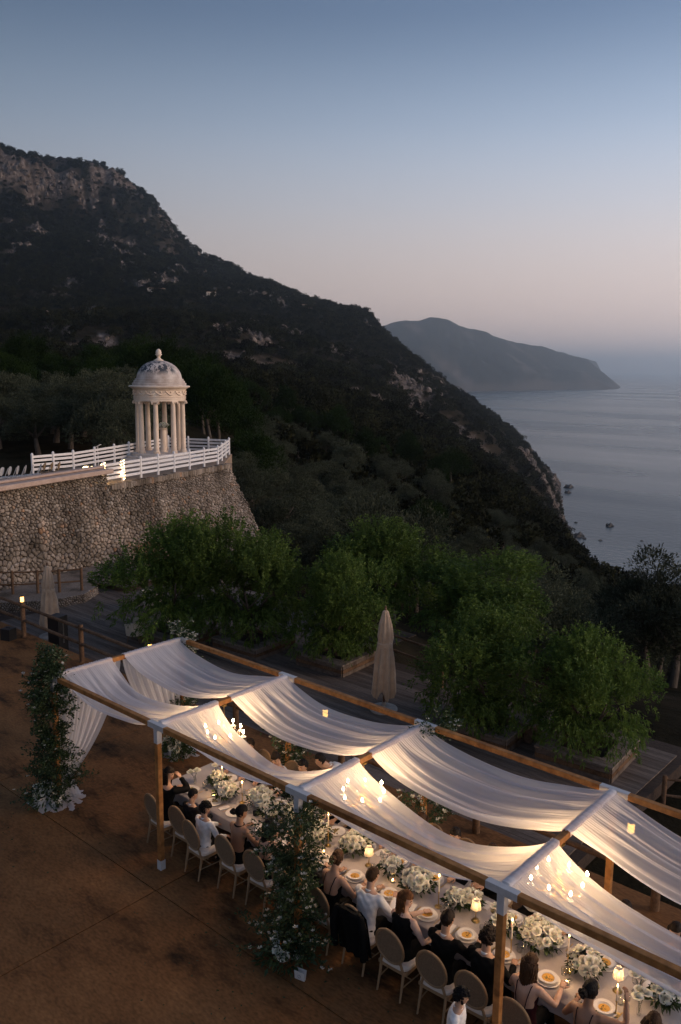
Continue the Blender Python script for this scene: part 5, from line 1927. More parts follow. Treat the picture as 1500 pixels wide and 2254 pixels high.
def hand(mb, wrist, d, palm_n, side, curl=.6, mi=0, s=1.0):
    """palm and five unequal bent fingers; d forward, palm_n out of the palm, side +1 puts the thumb to d x palm_n"""
    d = d / np.linalg.norm(d); nrm = palm_n - d * (palm_n @ d); nrm /= np.linalg.norm(nrm) + 1e-9
    w = np.cross(d, nrm) * side
    pal = [(0, .026, .018), (.035, .036, .016), (.075, .040, .014), (.09, .037, .012)]
    vs = []; n = 10
    for (t, rw, rn) in pal:
        for k in range(n):
            a = 2 * pi * k / n
            vs.append(wrist + (d * t + w * rw * cos(a) + nrm * rn * sin(a)) * s)
    mb.add(vs, [(i * n + k, i * n + (k + 1) % n, (i + 1) * n + (k + 1) % n, (i + 1) * n + k) for i in range(3) for k in range(n)] + [tuple(range(n - 1, -1, -1)), tuple(range(3 * n, 4 * n))], mi)
    for k, (off, ln) in enumerate(((.030, .070), (.010, .080), (-.011, .074), (-.030, .058))):
        p = wrist + (d * .085 + w * off) * s; pts = [p]; ang = curl * .35
        for seg in (.45, .32, .23):
            dd = d * cos(ang) + nrm * sin(ang)
            p = p + dd * ln * seg * s; pts.append(p); ang += curl * .8
        mb.tube([tuple(q) for q in pts], [.009 * s, .0085 * s, .008 * s, .006 * s], 6, mi)
    p = wrist + (d * .03 + w * .032) * s; q = p + (d * .028 + w * .026 + nrm * .012) * s; r = q + (d * .03 + w * .004 + nrm * .018) * s
    mb.tube([tuple(p), tuple(q), tuple(r)], [.012 * s, .0105 * s, .007 * s], 6, mi)


def person(label, loc, rz, skin=0, hair=('short', 'dark'), top=('suit', 'black'), lean=.12, twist=0.0, head=(0, 0), rh=(.22, .42, .80), lh=(-.22, .42, .80), s=1.0, stand=False, bottom='black', bend=None, group='wedding guests at the long table', cat='person'):
    """seated (or standing) figure facing +y; rh, lh are the hand targets in its own frame"""
    t = thing('person', label, cat, loc, rz, group, s)
    hz = .90 if stand else .53
    pel = V3(0, 0, hz)
    ln = lean if bend is None else bend
    def sp(h): return pel + V3(math.sin(twist) * 0, math.sin(ln) * h, math.cos(ln) * h)
    fem = top[0] in ('dress', 'halter', 'sleeveless')
    shw = .165 if fem else .195
    chx = .135 if fem else .158
    def torso(mb, g=0.0, z0=None, z1=9, neck=True):
        R = [(-.12, .13, .11), (-.06, .165, .125), (.02, .165, .125), (.13, .135, .10), (.24, .135, .10), (.34, chx, .112), (.43, chx + .018, .108), (.485, shw, .085), (.515, shw * .72, .072), (.535, .085, .062), (.56, .056, .056), (.66, .053, .056)]
        if not neck: R = R[:-3]
        rr = [(sp(h), a + g, b + g, ln) for h, a, b in R if (z0 is None or h >= z0) and h <= z1]
        loft(mb, rr)
    shR, shL = sp(.475) + V3(shw * .92, 0, 0), sp(.475) + V3(-shw * .92, 0, 0)
    c, sn = cos(twist), sin(twist)
    rot = lambda p: V3(p[0] * c - p[1] * sn, p[0] * sn + p[1] * c, p[2])
    arms = []
    for S, T, sd in ((shR, V3(*rh), 1), (shL, V3(*lh), -1)):
        E, Hn = ik(S, T, .285, .255, V3(sd * .55, -.25, -.8))
        arms.append((S, E, Hn, sd))
    def armtube(mb, g=0.0, upto=1.0):
        for S, E, Hn, sd in arms:
            S0 = S * .8 + sp(.45) * .2
            pts = [S0, S, (S + E) / 2, E]; rad = [.05 + g, .056 + g, .047 + g, .039 + g]
            if upto > .5:
                pts += [E + (Hn - E) * .35, E + (Hn - E) * .98]; rad += [.04 + g, .027 + g * .9]
            else:
                pts = pts[:2] + [S + (E - S) * upto * 1.0]; rad = [.05 + g, .056 + g, .05 + g]
            mb.tube([tuple(p) for p in pts], rad, 10)
    def legs(mb, g=0.0):
        for sd in (-1, 1):
            if stand: pts = [pel + V3(sd * .085, 0, -.02), pel + V3(sd * .095, .01, -.42), pel + V3(sd * .1, -.01, -.82)]; kn = [.085, .058, .042]
            else: pts = [pel + V3(sd * .085, .02, -.02), pel + V3(sd * .10, .22, .0), V3(sd * .11, .44, .50), V3(sd * .115, .46, .30), V3(sd * .115, .42, .09)]; kn = [.09, .085, .062, .056, .04]
            mb.tube([tuple(p) for p in pts], [k + g for k in kn], 10)
            a = pts[-1]
            mb.tube([(a[0], a[1] - .04, .045), (a[0], a[1] + .06, .045), (a[0], a[1] + .17, .035)], [.042 + g, .042 + g, .03 + g], 8)
    # head frame
    hy, hp = head
    hc = sp(.615) + V3(0, math.sin(ln + hp * .5) * .07 + .02, .105)
    HM = Matrix.Rotation(hy + twist, 3, 'Z') @ Matrix.Rotation(-hp - .12, 3, 'X')
    HMn = np.array(HM)
    body = MB(); torso(body); armtube(body); legs(body)
    hv, hd, hf = head_verts()
    body.add([tuple(HMn @ p + hc) for p in hv], hf)
    # details joined to the body after the surface is grown
    det = MB()
    for S, E, Hn, sd in arms:
        f = Hn - E; f /= np.linalg.norm(f)
        down = V3(0, 0, -1) if abs(f[2]) < .8 else V3(-sd, .3, 0)
        hand(det, Hn - f * .01, f, down, -sd, .8, 0)
    for sd in (-1, 1):
        e = HMn @ V3(sd * .073, -.008, -.005) + hc
        M = HMn @ np.diag([.012, .022, .032])
        mbv = MB().ball((0, 0, 0), 1.0, 8, 6)
        det.add([tuple(M @ np.array(p) + e) for p in mbv.v], mbv.f, 0)
        e = HMn @ V3(sd * .031, .074, .012) + hc
        det.add([tuple(HMn @ (np.array(p) * V3(.012, .006, .006)) + e) for p in mbv.v], mbv.f, 1)
        e = HMn @ V3(sd * .031, .083, .030) + hc
        det.add([tuple(HMn @ (np.array(p) * V3(.017, .005, .0035)) + e) for p in mbv.v], mbv.f, 1)
    e = HMn @ V3(0, .083, -.062) + hc
    det.add([tuple(HMn @ (np.array(p) * V3(.021, .006, .006)) + e) for p in mbv.v], mbv.f, 2)
    JOBS.append(('body', body, .0155, det, [SKINS[skin], M_EYE, M_LIP], t, 0))
    # clothes
    kind, col = top
    cm = CLOTHS[col]
    tp = MB()
    if kind in ('suit', 'shirt'):
        torso(tp, .016, None, .53, True); armtube(tp, .014 if kind == 'suit' else .010)
        JOBS.append(('jacket' if kind == 'suit' else 'shirt', tp, .016, None, [cm], t, .006))
        cl = MB(); loft(cl, [(sp(.528), .068, .066, ln), (sp(.545), .062, .065, ln), (sp(.552), .060, .063, ln + .1)], 20)
        o = cl.build('collar', CLOTHS['white'], t, smooth='all')
    elif kind == 'sleeved':
        torso(tp, .016, None, .50, True); armtube(tp, .013)
        JOBS.append(('blouse', tp, .016, None, [cm], t, .006))
    elif kind == 'halter':
        torso(tp, .013, None, .20, True)
        loft(tp, [(sp(h) + V3(0, .035, 0), rx, .085, ln) for h, rx in ((.15, .14), (.3, .14), (.4, .12), (.48, .07))])
        JOBS.append(('dress', tp, .016, None, [cm], t, .004))
        st = MB().tube([tuple(sp(.53) + V3(.075 * cos(a), .07 * sin(a), .0)) for a in np.linspace(0, 2 * pi, 21)], .013, 6, cap=False)
        st.build('neck_strap', cm, t, smooth='all')
    elif kind == 'dress':
        torso(tp, .013, None, .24, True)
        loft(tp, [(sp(h) + V3(0, .02, 0), rx, .10, ln) for h, rx in ((.2, .143), (.33, .15), (.40, .13))])
        JOBS.append(('dress', tp, .016, None, [cm], t, .004))
        for sd in (-1, 1):
            MB().tube([tuple(sp(.24) + V3(sd * .05, -.115, 0)), tuple(sp(.4) + V3(sd * .075, -.122, 0)), tuple(sp(.50) + V3(sd * .09, -.075, .012)), tuple(sp(.515) + V3(sd * .09, .03, .012)), tuple(sp(.40) + V3(sd * .08, .12, 0))], .006, 6).build('strap', cm, t)
    elif kind == 'sleeveless':
        torso(tp, .014, None, .515, True)
        JOBS.append(('dress', tp, .016, None, [cm], t, .005))
    bt = MB(); loft(bt, [(sp(h), a + .012, b + .012, ln) for h, a, b in ((-.13, .12, .11), (-.06, .168, .128), (.03, .168, .127), (.1, .14, .11))]); legs(bt, .014)
    JOBS.append(('skirt' if fem else 'trousers', bt, .018, None, [CLOTHS[bottom]], t, .005))
    # hair
    style, hc_ = hair
    hb = MB(); gv, gd, gf = head_verts(.012 if style != 'curly' else .024)
    rg = np.random.default_rng(abs(hash(label)) % 1000 if False else sum(map(ord, label)))
    keep = []
    for f in gf:
        d = gd[list(f)].mean(0)
        line = .42 if d[1] > .3 else (.42 - (.3 - d[1]) * (1.25 if style in ('short', 'curly') else 1.6))
        if style in ('long', 'bun', 'wavy') and d[1] < .25: line -= .25
        if d[2] > line: keep.append(f)
    lump = 1 + (.085 if style != 'curly' else .16) * np.sin(gd[:, 0] * 27 + rg.random() * 6) * np.sin(gd[:, 1] * 17) * np.sin(gd[:, 2] * 16)
    ring_in, _, _ = head_verts(-.004)
    W = [tuple(HMn @ p + hc) for p in gv * lump[:, None]] + [tuple(HMn @ p + hc) for p in ring_in]
    n0 = len(gv)
    hb.add(W, keep + [tuple(n0 + i for i in f[::-1]) for f in keep])
    # close the rim
    from collections import Counter
    ed = Counter()
    for f in keep:
        for a, b in zip(f, f[1:] + f[:1]): ed[(a, b)] += 1
    hb.add(W, [(a, n0 + a, n0 + b, b)[::-1] for (a, b) in ed if (b, a) not in ed])
    if style == 'curly':
        for k in range(150):
            d = rg.normal(size=3); d /= np.linalg.norm(d)
            if d[2] < .15 + (.3 if d[1] > .35 else -.55): continue
            p = HMn @ (d * V3(.094, .114, .132)) + hc
            hb.ball(tuple(p), rg.uniform(.014, .024), 7, 5)
    if style == 'bun':
        p = HMn @ V3(0, -.125, -.015) + hc
        hb.ball(tuple(p), (.052, .045, .05), 14, 10)
        for k in range(26):
            d = rg.normal(size=3); d /= np.linalg.norm(d)
            hb.ball(tuple(p + d * .044), rg.uniform(.012, .02), 7, 5)
    if style in ('long', 'wavy'):
        nst = 46; LL = .46 if style == 'long' else .34
        for k in range(nst):
            u = -1 + 2 * k / (nst - 1)
            a = -pi / 2 + u * 1.75
            x0, y0 = .082 * cos(a), .104 * sin(a)
            for lay in range(2):
                g = 1 + .13 * lay
                p0 = HMn @ V3(x0 * g, y0 * g, .02 + rg.normal(0, .012)) + hc
                p0[:] = p0
                pts = [p0]
                ln_ = LL * rg.uniform(.82, 1.05) * (1 - .25 * abs(u))
                for q in range(1, 6):
                    f = q / 5
                    wv = (.028 if style == 'wavy' else .006) * sin(f * 13 + k * 1.7)
                    base = HMn @ V3(x0 * g * (1 - .12 * f) + wv, y0 * g - .03 * f + wv * .6, .02) + hc
                    pts.append(V3(base[0], base[1] - .0 * f, p0[2] - ln_ * f))
                hb.tube([tuple(p) for p in pts], [.013, .014, .014, .013, .011, .004], 5)
    hb.build('hair', HAIRS[hc_], t, smooth='all')
    return t


def grow_people():
    """turn every gathered figure and garment into one continuous surface"""
    tmp = []
    for name, mb, vox, det, mats, parent, wr in JOBS:
        o = bpy.data.objects.new('figure_tmp', mb.mesh('figure_tmp', mats[:1]))
        COL.objects.link(o)
        r = o.modifiers.new('r', 'REMESH'); r.mode = 'VOXEL'; r.voxel_size = vox; r.use_smooth_shade = True
        q = o.modifiers.new('s', 'SMOOTH'); q.factor = .5; q.iterations = 2 if name == 'body' else 4
        tmp.append(o)
    dg = bpy.context.evaluated_depsgraph_get()
    for o, (name, mb, vox, det, mats, parent, wr) in zip(tmp, JOBS):
        ev = o.evaluated_get(dg); me0 = ev.to_mesh()
        nv = len(me0.vertices); co = np.zeros(nv * 3, np.float32); me0.vertices.foreach_get('co', co); co = co.reshape(-1, 3).astype(float)
        nl = len(me0.loops); li = np.zeros(nl, np.int32); me0.loops.foreach_get('vertex_index', li)
        lt = np.zeros(len(me0.polygons), np.int32); me0.polygons.foreach_get('loop_total', lt)
        no = np.zeros(nv * 3, np.float32); me0.vertices.foreach_get('normal', no); no = no.reshape(-1, 3)
        if wr:
            f = np.sin(co[:, 2] * 58 + 3 * np.sin(co[:, 0] * 23) + 2 * np.sin(co[:, 1] * 19)) * .6 + np.sin(co[:, 0] * 41 + co[:, 2] * 33 + 4 * np.sin(co[:, 1] * 17)) * .4
            co = co + no * (wr * f)[:, None]
        mb2 = MB(); k = 0; faces = []
        for c in lt:
            faces.append(tuple(li[k:k + c].tolist())); k += c
        mb2.v = [tuple(p) for p in co.tolist()]; mb2.f = faces; mb2.m = [0] * len(faces)
        ev.to_mesh_clear()
        if det is not None:
            b = len(mb2.v); mb2.v += det.v; mb2.f += [tuple(b + i for i in f) for f in det.f]; mb2.m += det.m
        mb2.build(name, mats, parent, smooth='all')
    for o in tmp:
        me = o.data; bpy.data.objects.remove(o); bpy.data.meshes.remove(me)


NEAR = [  # x, y, short phrase, arguments
    (2.55, .56, 'the long-haired woman in black', dict(skin=1, hair=('long', 'dark'), top=('sleeved', 'black'), head=(-.9, .1), twist=-.2, rh=(.12, .26, 1.16), lh=(-.2, .42, .80))),
    (3.17, .60, 'the child beside the boy in white', dict(skin=1, hair=('short', 'black'), top=('shirt', 'charcoal'), s=.86, head=(-.7, .1))),
    (3.70, .47, 'the boy in the white shirt', dict(skin=1, hair=('curly', 'black'), top=('shirt', 'white'), s=.88, head=(-.85, .15), twist=-.3, lean=.05, rh=(.24, .34, .66), lh=(-.1, .45, .72))),
    (4.42, .55, 'the woman in a halter dress', dict(skin=2, hair=('bun', 'black'), top=('halter', 'black'), head=(-.55, .15), twist=-.15)),
    (5.04, .58, 'the woman beside the flowered post', dict(skin=0, hair=('long', 'black'), top=('dress', 'black'), head=(-.4, .1), rh=(.16, .36, .98), lh=(-.1, .40, .95))),
    (5.70, .56, 'the man behind the flowered post', dict(skin=0, hair=('short', 'dark'), top=('suit', 'charcoal'))),
    (6.36, .58, 'the bare-backed woman with a bun', dict(skin=1, hair=('bun', 'brown'), top=('dress', 'black'), head=(.15, .3), rh=(.3, .42, .84), lh=(-.2, .44, .82), lean=.2)),
    (7.0, .60, 'the man in a white shirt', dict(skin=0, hair=('short', 'brown'), top=('shirt', 'white'), head=(-.3, .1), lean=.2, rh=(.2, .42, .86), lh=(-.16, .46, .82))),
    (7.66, .55, 'the woman with wavy auburn hair', dict(skin=3, hair=('wavy', 'auburn'), top=('sleeveless', 'black'), head=(-1.0, .1), twist=-.35, rh=(.40, .30, .82), lh=(.0, .52, .84))),
    (8.30, .57, 'the man with cropped hair', dict(skin=1, hair=('short', 'dark'), top=('suit', 'black'), head=(-.25, .15), rh=(.26, .46, .84), lh=(-.18, .34, 1.0))),
    (8.86, .60, 'the man with curly dark hair', dict(skin=1, hair=('curly', 'dark'), top=('suit', 'black'), head=(-.3, .2), lean=.18, lh=(-.24, .46, .82))),
    (9.48, .56, 'the woman with long brown hair', dict(skin=0, hair=('long', 'brown'), top=('dress', 'wine'), head=(-.2, .2), rh=(.26, .44, .86), lh=(-.2, .42, .88))),
    (10.20, .60, 'the woman raising her hand', dict(skin=2, hair=('bun', 'black'), top=('dress', 'navy'), head=(-.3, .1), rh=(.34, .34, 1.18), lh=(-.26, .42, .82), lean=.18)),
    (10.92, .62, 'the wavy-haired guest at the corner', dict(skin=0, hair=('wavy', 'brown'), top=('sleeveless', 'black'), head=(0, .2))),
]
for x, y, who, kw in NEAR:
    w_ = who[4:]
    person('seated ' + w_ + ', near side of the table', (x, y - .03, 0), 0, **kw)
    if not who.startswith('the wavy-haired guest'):
        chair(x, y, rnd.uniform(-.06, .06), 'cane back oak chair of ' + who, 'chairs on the near side of the table')
boy = person('standing boy in a white shirt behind the near chairs', (9.12, -.42, 0), radians(-70), skin=1, hair=('curly', 'black'), top=('shirt', 'white'), s=.80, stand=True, head=(0, .05), rh=(.2, .12, .74), lh=(-.2, .12, .74), group=None)
MB().tube([(.07, -.02, .0), (.07, .09, .0), (.03, .10, -.0), (.03, .1, -.02), (.06, .1, -.02)], .003, 5).build('glasses', M_BLACK, boy, loc=(0, .02, 1.655))

FAR_P = [
    (2.75, 2.40, 'the guest beyond the bud vases', dict(skin=0, hair=('short', 'dark'), top=('suit', 'charcoal'))),
    (3.48, 2.44, 'the man in white between the drapes', dict(skin=0, hair=('short', 'dark'), top=('shirt', 'white'), lean=.22, head=(.3, .3))),
    (4.06, 2.46, 'the guest before the bending waiter', dict(skin=0, hair=('short', 'black'), top=('suit', 'black'))),
    (4.72, 2.42, 'the woman in cream', dict(skin=3, hair=('bun', 'brown'), top=('sleeveless', 'cream'))),
    (5.36, 2.42, 'the far guest with long hair', dict(skin=1, hair=('long', 'dark'), top=('dress', 'black'))),
    (6.0, 2.42, 'the man opposite the flowered post', dict(skin=0, hair=('short', 'dark'), top=('suit', 'black'))),
    (6.65, 2.42, 'the woman in wine red', dict(skin=3, hair=('long', 'brown'), top=('sleeveless', 'wine'))),
    (7.28, 2.42, 'the man in navy', dict(skin=0, hair=('short', 'dark'), top=('suit', 'navy'))),
    (7.92, 2.42, 'the man clasping his hands', dict(skin=1, hair=('short', 'brown'), top=('suit', 'black'), rh=(.08, .40, .86), lh=(-.06, .42, .86))),
    (8.58, 2.42, 'the guest in a bow tie', dict(skin=0, hair=('short', 'dark'), top=('shirt', 'white'), lean=.05)),
    (9.25, 2.45, 'the man in white beyond the largest bouquet', dict(skin=0, hair=('short', 'brown'), top=('shirt', 'white'), lean=.25, rh=(.1, .46, .84), lh=(-.1, .48, .84))),
    (9.90, 2.45, 'the man in black beyond the last bouquet', dict(skin=1, hair=('short', 'dark'), top=('suit', 'black'))),
    (10.55, 2.45, 'the guest opposite the last lamp', dict(skin=0, hair=('wavy', 'dark'), top=('sleeved', 'black'))),
]
for x, y, who, kw in FAR_P:
    person('seated ' + who[4:] + ', far side of the table', (x, y + .03, 0), pi, **kw)
    chair(x, y, pi + rnd.uniform(-.05, .05), 'cane back oak chair of ' + who, 'chairs on the far side of the table')
person('waiter in a white shirt bending over the far side of the table', (4.70, 3.02, 0), radians(130), skin=0, hair=('short', 'black'), top=('shirt', 'white'), stand=True, bend=1.0, head=(.1, .1), rh=(.25, .72, .92), lh=(-.2, .7, .92), group=None)
# bow tie
MB().add([(-.05, 0, .02), (0, .006, .008), (0, .006, -.008), (-.05, 0, -.02), (.05, 0, .02), (.05, 0, -.02), (-.05, .015, 0), (.05, .015, 0)], [(0, 1, 2, 3), (1, 4, 5, 2), (0, 6, 1), (3, 2, 6), (4, 1, 7), (5, 7, 2)]).build('bow_tie', CLOTHS['black'], [o for o in COL.objects if o.get('label', '').startswith('seated guest in a bow tie')][0], loc=(0, .115, 1.075))
grow_people()
# jacket over the back of a chair
jk = thing('draped_jacket', 'black jacket hung over the back of the chair of the man in a white shirt', 'jacket', (7.0, .60, 0))
_v = []; n = 30; H = [(.98, .16), (1.0, .21), (.9, .245), (.7, .25), (.5, .255), (.28, .27)]
for sgn in (1, -1):
    for z, rx in H:
        for k in range(n):
            u = -1 + 2 * k / (n - 1)
            x = rx * u; yb = -.245 - (z - .47) * .17
            y = yb + (-.035 - .03 * (1 - z) * 0) * sgn - .05 * (1 - u * u) * (sgn > 0) + .018 * sin(u * 11 + z * 4) * (1 - (z - .28) / .72)
            _v.append((x, y, z if not (z == 1.0) else 1.0 - .05 * abs(u) ** 2))
_f = []
m = len(H) * n
for sd in (0, 1):
    for i in range(len(H) - 1):
        for k in range(n - 1):
            a = sd * m + i * n + k
            _f.append((a, a + 1, a + n + 1, a + n) if sd else (a, a + n, a + n + 1, a + 1))
for k in range(n - 1): _f.append((k, k + 1, m + k + 1, m + k))
MB().add(_v, _f).build('jacket_body', CLOTHS['black'], jk, smooth='all')
for sx in (-1, 1):
    MB().tube([(sx * .2, -.36, .95), (sx * .27, -.37, .72), (sx * .26, -.36, .45), (sx * .25, -.35, .33)], [.045, .055, .05, .045], 10).build('sleeve', CLOTHS['black'], jk, smooth='all')

# ---------------------------------------------------------------- things on the table
M_CHINA = mat('china', (.72, .69, .65), .25)
M_SOUP = mat('orange_soup', (.60, .31, .045), .3, (.68, .39, .08), 30)
M_SALAD = mat('salad', (.16, .19, .05), .6, (.35, .20, .08), 60, .6)
M_NAPK = mat('napkin', (.60, .57, .54), .9, (.66, .63, .60), 20)
M_GREENNAP = mat('dark_green_napkin', (.02, .035, .018), .8)
M_WAX = mat('wax', (.75, .66, .52), .5, sss=.3)
M_WAXDARK = mat('dark_votive', (.02, .018, .016), .25)
M_FLAME = emis('flame', (1.0, .55, .16), 60.0)
M_LAMPGLASS = emis('lamp_shade_glow', (1.0, .62, .26), 3.4)
M_WINE = mat('white_wine', (.55, .42, .10), .1, trans=.5)
M_STEMG = mat('stem_green', (.03, .05, .015), .6)
T0 = TZT + .003

_plate = MB().lathe([(.0, .004), (.09, .004), (.10, .008), (.148, .018), (.15, .021), (.10, .013), (.085, .009), (0, .008)], 32).mesh('plate', M_CHINA, 30)
_bowl = MB().lathe([(.045, .010), (.05, .014), (.075, .03), (.085, .045), (.122, .052), (.123, .055), (.083, .049), (.07, .034), (.04, .02), (0, .018)], 32).mesh('bowl', M_CHINA, 30)
_soup = MB().lathe([(0, .041), (.079, .0405)], 24).mesh('soup', M_SOUP)
_salad = MB()
_rg = np.random.default_rng(3)
for k in range(16):
    _salad.ball((_rg.normal(0, .03), _rg.normal(0, .03), .02 + _rg.random() * .015), (_rg.uniform(.008, .02), _rg.uniform(.008, .02), .009), 7, 5)
_salad = _salad.mesh('food', M_SALAD, 'all')
_wine = MB().lathe([(.034, 0), (.034, .003), (.006, .008), (.004, .05), (.005, .09), (.02, .10), (.036, .125), (.039, .155), (.033, .205), (.0325, .205), (.038, .155), (.035, .126), (.019, .102), (0, .10)], 20).mesh('glass_body', M_GLASS, 'all')
_tumb = MB().lathe([(.028, 0), (.034, .005), (.037, .10), (.0365, .10), (.033, .008), (0, .008)], 20).mesh('glass_body', M_GLASS, 'all')
_fill = MB().lathe([(0, .103), (.02, .104), (.035, .127), (.0375, .14), (0, .1405)], 16).mesh('drink', M_WINE, 'all')


_garn = []
for q in range(3):
    _g2 = np.random.default_rng(60 + q); _m = MB()
    for k in range(4 + 3 * q): _m.ball((_g2.normal(0, .028), _g2.normal(0, .028), .043), (_g2.uniform(.005, .014), _g2.uniform(.005, .014), .004), 7, 5)
    _garn.append(_m.mesh('garnish', (M_SALAD, M_CHINA, M_SALAD)[q], 'all'))


def cutl(kind):
    mb = MB()
    mb.beam((0, -.10, .004), (0, .02, .004), .007, .003)
    if kind == 'knife': mb.beam((0, .02, .004), (.004, .11, .004), .015, .002)
    else:
        mb.box((0, .045, .005), (.02, .05, .002))
        for k in (-1, 0, 1): mb.beam((k * .007, .07, .005), (k * .007, .105, .006), .003, .002)
    return mb.mesh(kind, M_BRASS)


_fork, _knife = cutl('fork'), cutl('knife')
_napm = MB().box((0, 0, .006), (.10, .19, .010)).box((.012, 0, .014), (.07, .185, .006)).mesh('folded_cloth', M_NAPK)
_phone = MB().box((0, 0, .005), (.074, .15, .009)).mesh('phone', M_BLACK)


def single(name, me, label, cat, x, y, z=T0, rz=0.0, group=None):
    o = put(name, me, None, (x, y, z), (0, 0, rz))
    return tag(o, label, cat, group)


def setting(x, yd, who, near, soup, k):
    sg = 1 if near else -1
    yp = yd
    t = thing('soup_plate' if soup else 'salad_plate', ('white plate of orange soup in front of ' if soup else 'white plate of salad in front of ') + who, 'plate', (x, yp, T0), rnd.random() * 6, 'plates on the table')
    put('plate', _plate, t)
    if soup: b = put('bowl', _bowl, t); put('soup', _soup, b, (0, 0, 0) if k % 3 else (.0, .0, -.007), sc=(1, 1, 1) if k % 3 else (.84, .84, 1)); put('garnish', _garn[k % 3], b)
    else: put('food', _salad, t)
    rz = 0 if near else pi
    single('fork', _fork, 'gold fork beside the plate of ' + who, 'fork', x - sg * .175, yp, rz=rz, group='gold cutlery')
    single('knife', _knife, 'gold knife beside the plate of ' + who, 'knife', x + sg * .175, yp, rz=rz, group='gold cutlery')
    w = thing('wine_glass', 'stemmed wine glass set for ' + who, 'glass', (x + sg * .19, yp + sg * .19, T0), 0, 'glasses on the table')
    put('glass_body', _wine, w)
    if k % 2: put('drink', _fill, w)
    w = thing('water_glass', 'clear water tumbler set for ' + who, 'glass', (x + sg * .10, yp + sg * .22, T0), 0, 'glasses on the table')
    put('glass_body', _tumb, w)
    if k % 3 != 1: single('napkin', _napm, 'folded pale napkin left of the plate of ' + who, 'napkin', x - sg * .25, yp - sg * .01, rz=rz + rnd.uniform(-.3, .3), group='napkins')


for k, (x, y, who, kw) in enumerate(NEAR): setting(x + .02, 1.09, who, True, k >= 6, k)
for k, (x, y, who, kw) in enumerate(FAR_P): setting(x, 1.82, who, False, k >= 5, k)
single('phone', _phone, 'black phone lying on the table beside the woman raising her right hand', 'phone', 9.93, 1.02, rz=.5)
single('phone', _phone, 'black phone lying near the far edge beyond the white bouquets', 'phone', 9.98, 1.86, rz=1.0)


def bouquet(x, y, R, n, seed, label, h=.10, lr=(.045, .07), lv=260):
    t = thing('bouquet', label, 'bouquet', (x, y, T0), seed, 'white bouquets along the table')
    MB().lathe([(.05, 0), (.06, .01), (.07, .06), (.065, h)], 20).build('vase', M_GLASS, t, smooth='all')
    rose_cluster(n, R, seed, lr, .75).build('flowers', M_PETAL, t, smooth='all', loc=(0, 0, h + .05))
    put('leaves', leaf_puff(lv, R * 1.22, seed + 1, .075, .42), t, (0, 0, h + .02))
    return t


for x, y, R, n, sd, lab in (
        (3.22, 1.34, .17, 17, 21, 'white rose bouquet on the table near the long-haired woman'),
        (3.86, 1.56, .19, 20, 22, 'white rose bouquet behind the first low hanging drape edge'),
        (4.62, 1.62, .20, 22, 23, 'white rose bouquet in front of the bending waiter'),
        (5.30, 1.46, .18, 18, 24, 'white rose bouquet left of the flowered pergola post'),
        (5.95, 1.60, .20, 22, 25, 'white rose bouquet right behind the flowered pergola post'),
        (7.24, 1.47, .20, 22, 26, 'white rose bouquet in front of the auburn-haired woman'),
        (7.88, 1.50, .13, 10, 27, 'small white rose bouquet beyond the cropped-haired man'),
        (9.12, 1.58, .24, 30, 28, 'largest white rose bouquet, right of the third pergola post'),
        (9.78, 1.52, .18, 18, 29, 'white rose bouquet beside the woman raising her hand'),
        (10.7, 1.62, .14, 10, 30, 'white flowers at the right edge of the table'),
        (2.78, 1.52, .13, 9, 40, 'low white bouquet closest to the curtained table end'),
        (4.24, 1.40, .14, 11, 41, 'low white bouquet in front of the woman in a halter dress'),
        (6.72, 1.50, .13, 10, 42, 'low white bouquet beside the first table lamp'),
        (8.02, 1.66, .12, 9, 43, 'low white bouquet before the man clasping his hands'),
        (8.62, 1.50, .13, 10, 44, 'low white bouquet between the middle lamp and the third post')):
    bouquet(x, y, R, n, sd, lab)


def bud_vase(x, y, seed, label, h=.26):
    t = thing('bud_vase', label, 'vase', (x, y, T0), seed, 'slim bud vases')
    MB().lathe([(.025, 0), (.03, .01), (.028, .08), (.014, .12), (.016, .14)], 14).build('glass', M_GLASS, t, smooth='all')
    rg = np.random.default_rng(seed)
    for k in range(2 + seed % 2):
        a = rg.uniform(0, 6.3); r = rg.uniform(.03, .08); hh = h * rg.uniform(.8, 1.1)
        MB().tube([(0, 0, .02), (r * .3 * cos(a), r * .3 * sin(a), hh * .6), (r * cos(a), r * sin(a), hh)], .003, 5).build('stem', M_STEMG, t)
        src = ROSES[k % 3]
        MB().add([(v[0] * 1.15 + r * cos(a), v[1] * 1.15 + r * sin(a), v[2] * 1.15 + hh + .01) for v in src.v], src.f).build('flower', M_PETAL, t, smooth='all')
    return t


for x, y, sd, lab in ((2.42, 1.30, 1, 'slim vase with two white blooms at the very end of the table'), (2.62, 1.66, 2, 'slim vase with tall white blooms near the table end'), (8.50, 1.56, 3, 'slim vase of white roses beside the middle table lamp'), (8.66, 1.36, 4, 'slim vase of white roses in front of the curly-haired man'), (10.42, 1.62, 5, 'slim vase with white blooms beyond the last table lamp'), (6.60, 1.62, 6, 'slim vase of white roses beside the first table lamp'), (10.55, 1.30, 7, 'slim vase near the bottom right corner')):
    bud_vase(x, y, sd, lab)


def taper(x, y, h, label):
    t = thing('candlestick', label, 'candlestick', (x, y, T0), 0, 'tall candles along the table')
    MB().lathe([(.05, 0), (.052, .008), (.02, .016), (.007, .03), (.006, h * .45), (.014, h * .47), (.013, h * .5)], 16).build('holder', M_BRASS, t, smooth=30)
    MB().lathe([(.011, h * .48), (.010, h - .01), (.004, h)], 12).build('candle', M_WAX, t, smooth=30)
    MB().lathe([(.001, h), (.007, h + .012), (.005, h + .028), (0, h + .045)], 8).build('flame', M_FLAME, t, smooth='all')
    point('candle_light', (0, 0, h + .03), 2.0, (1.0, .56, .22), r=.015, parent=t)
    return t


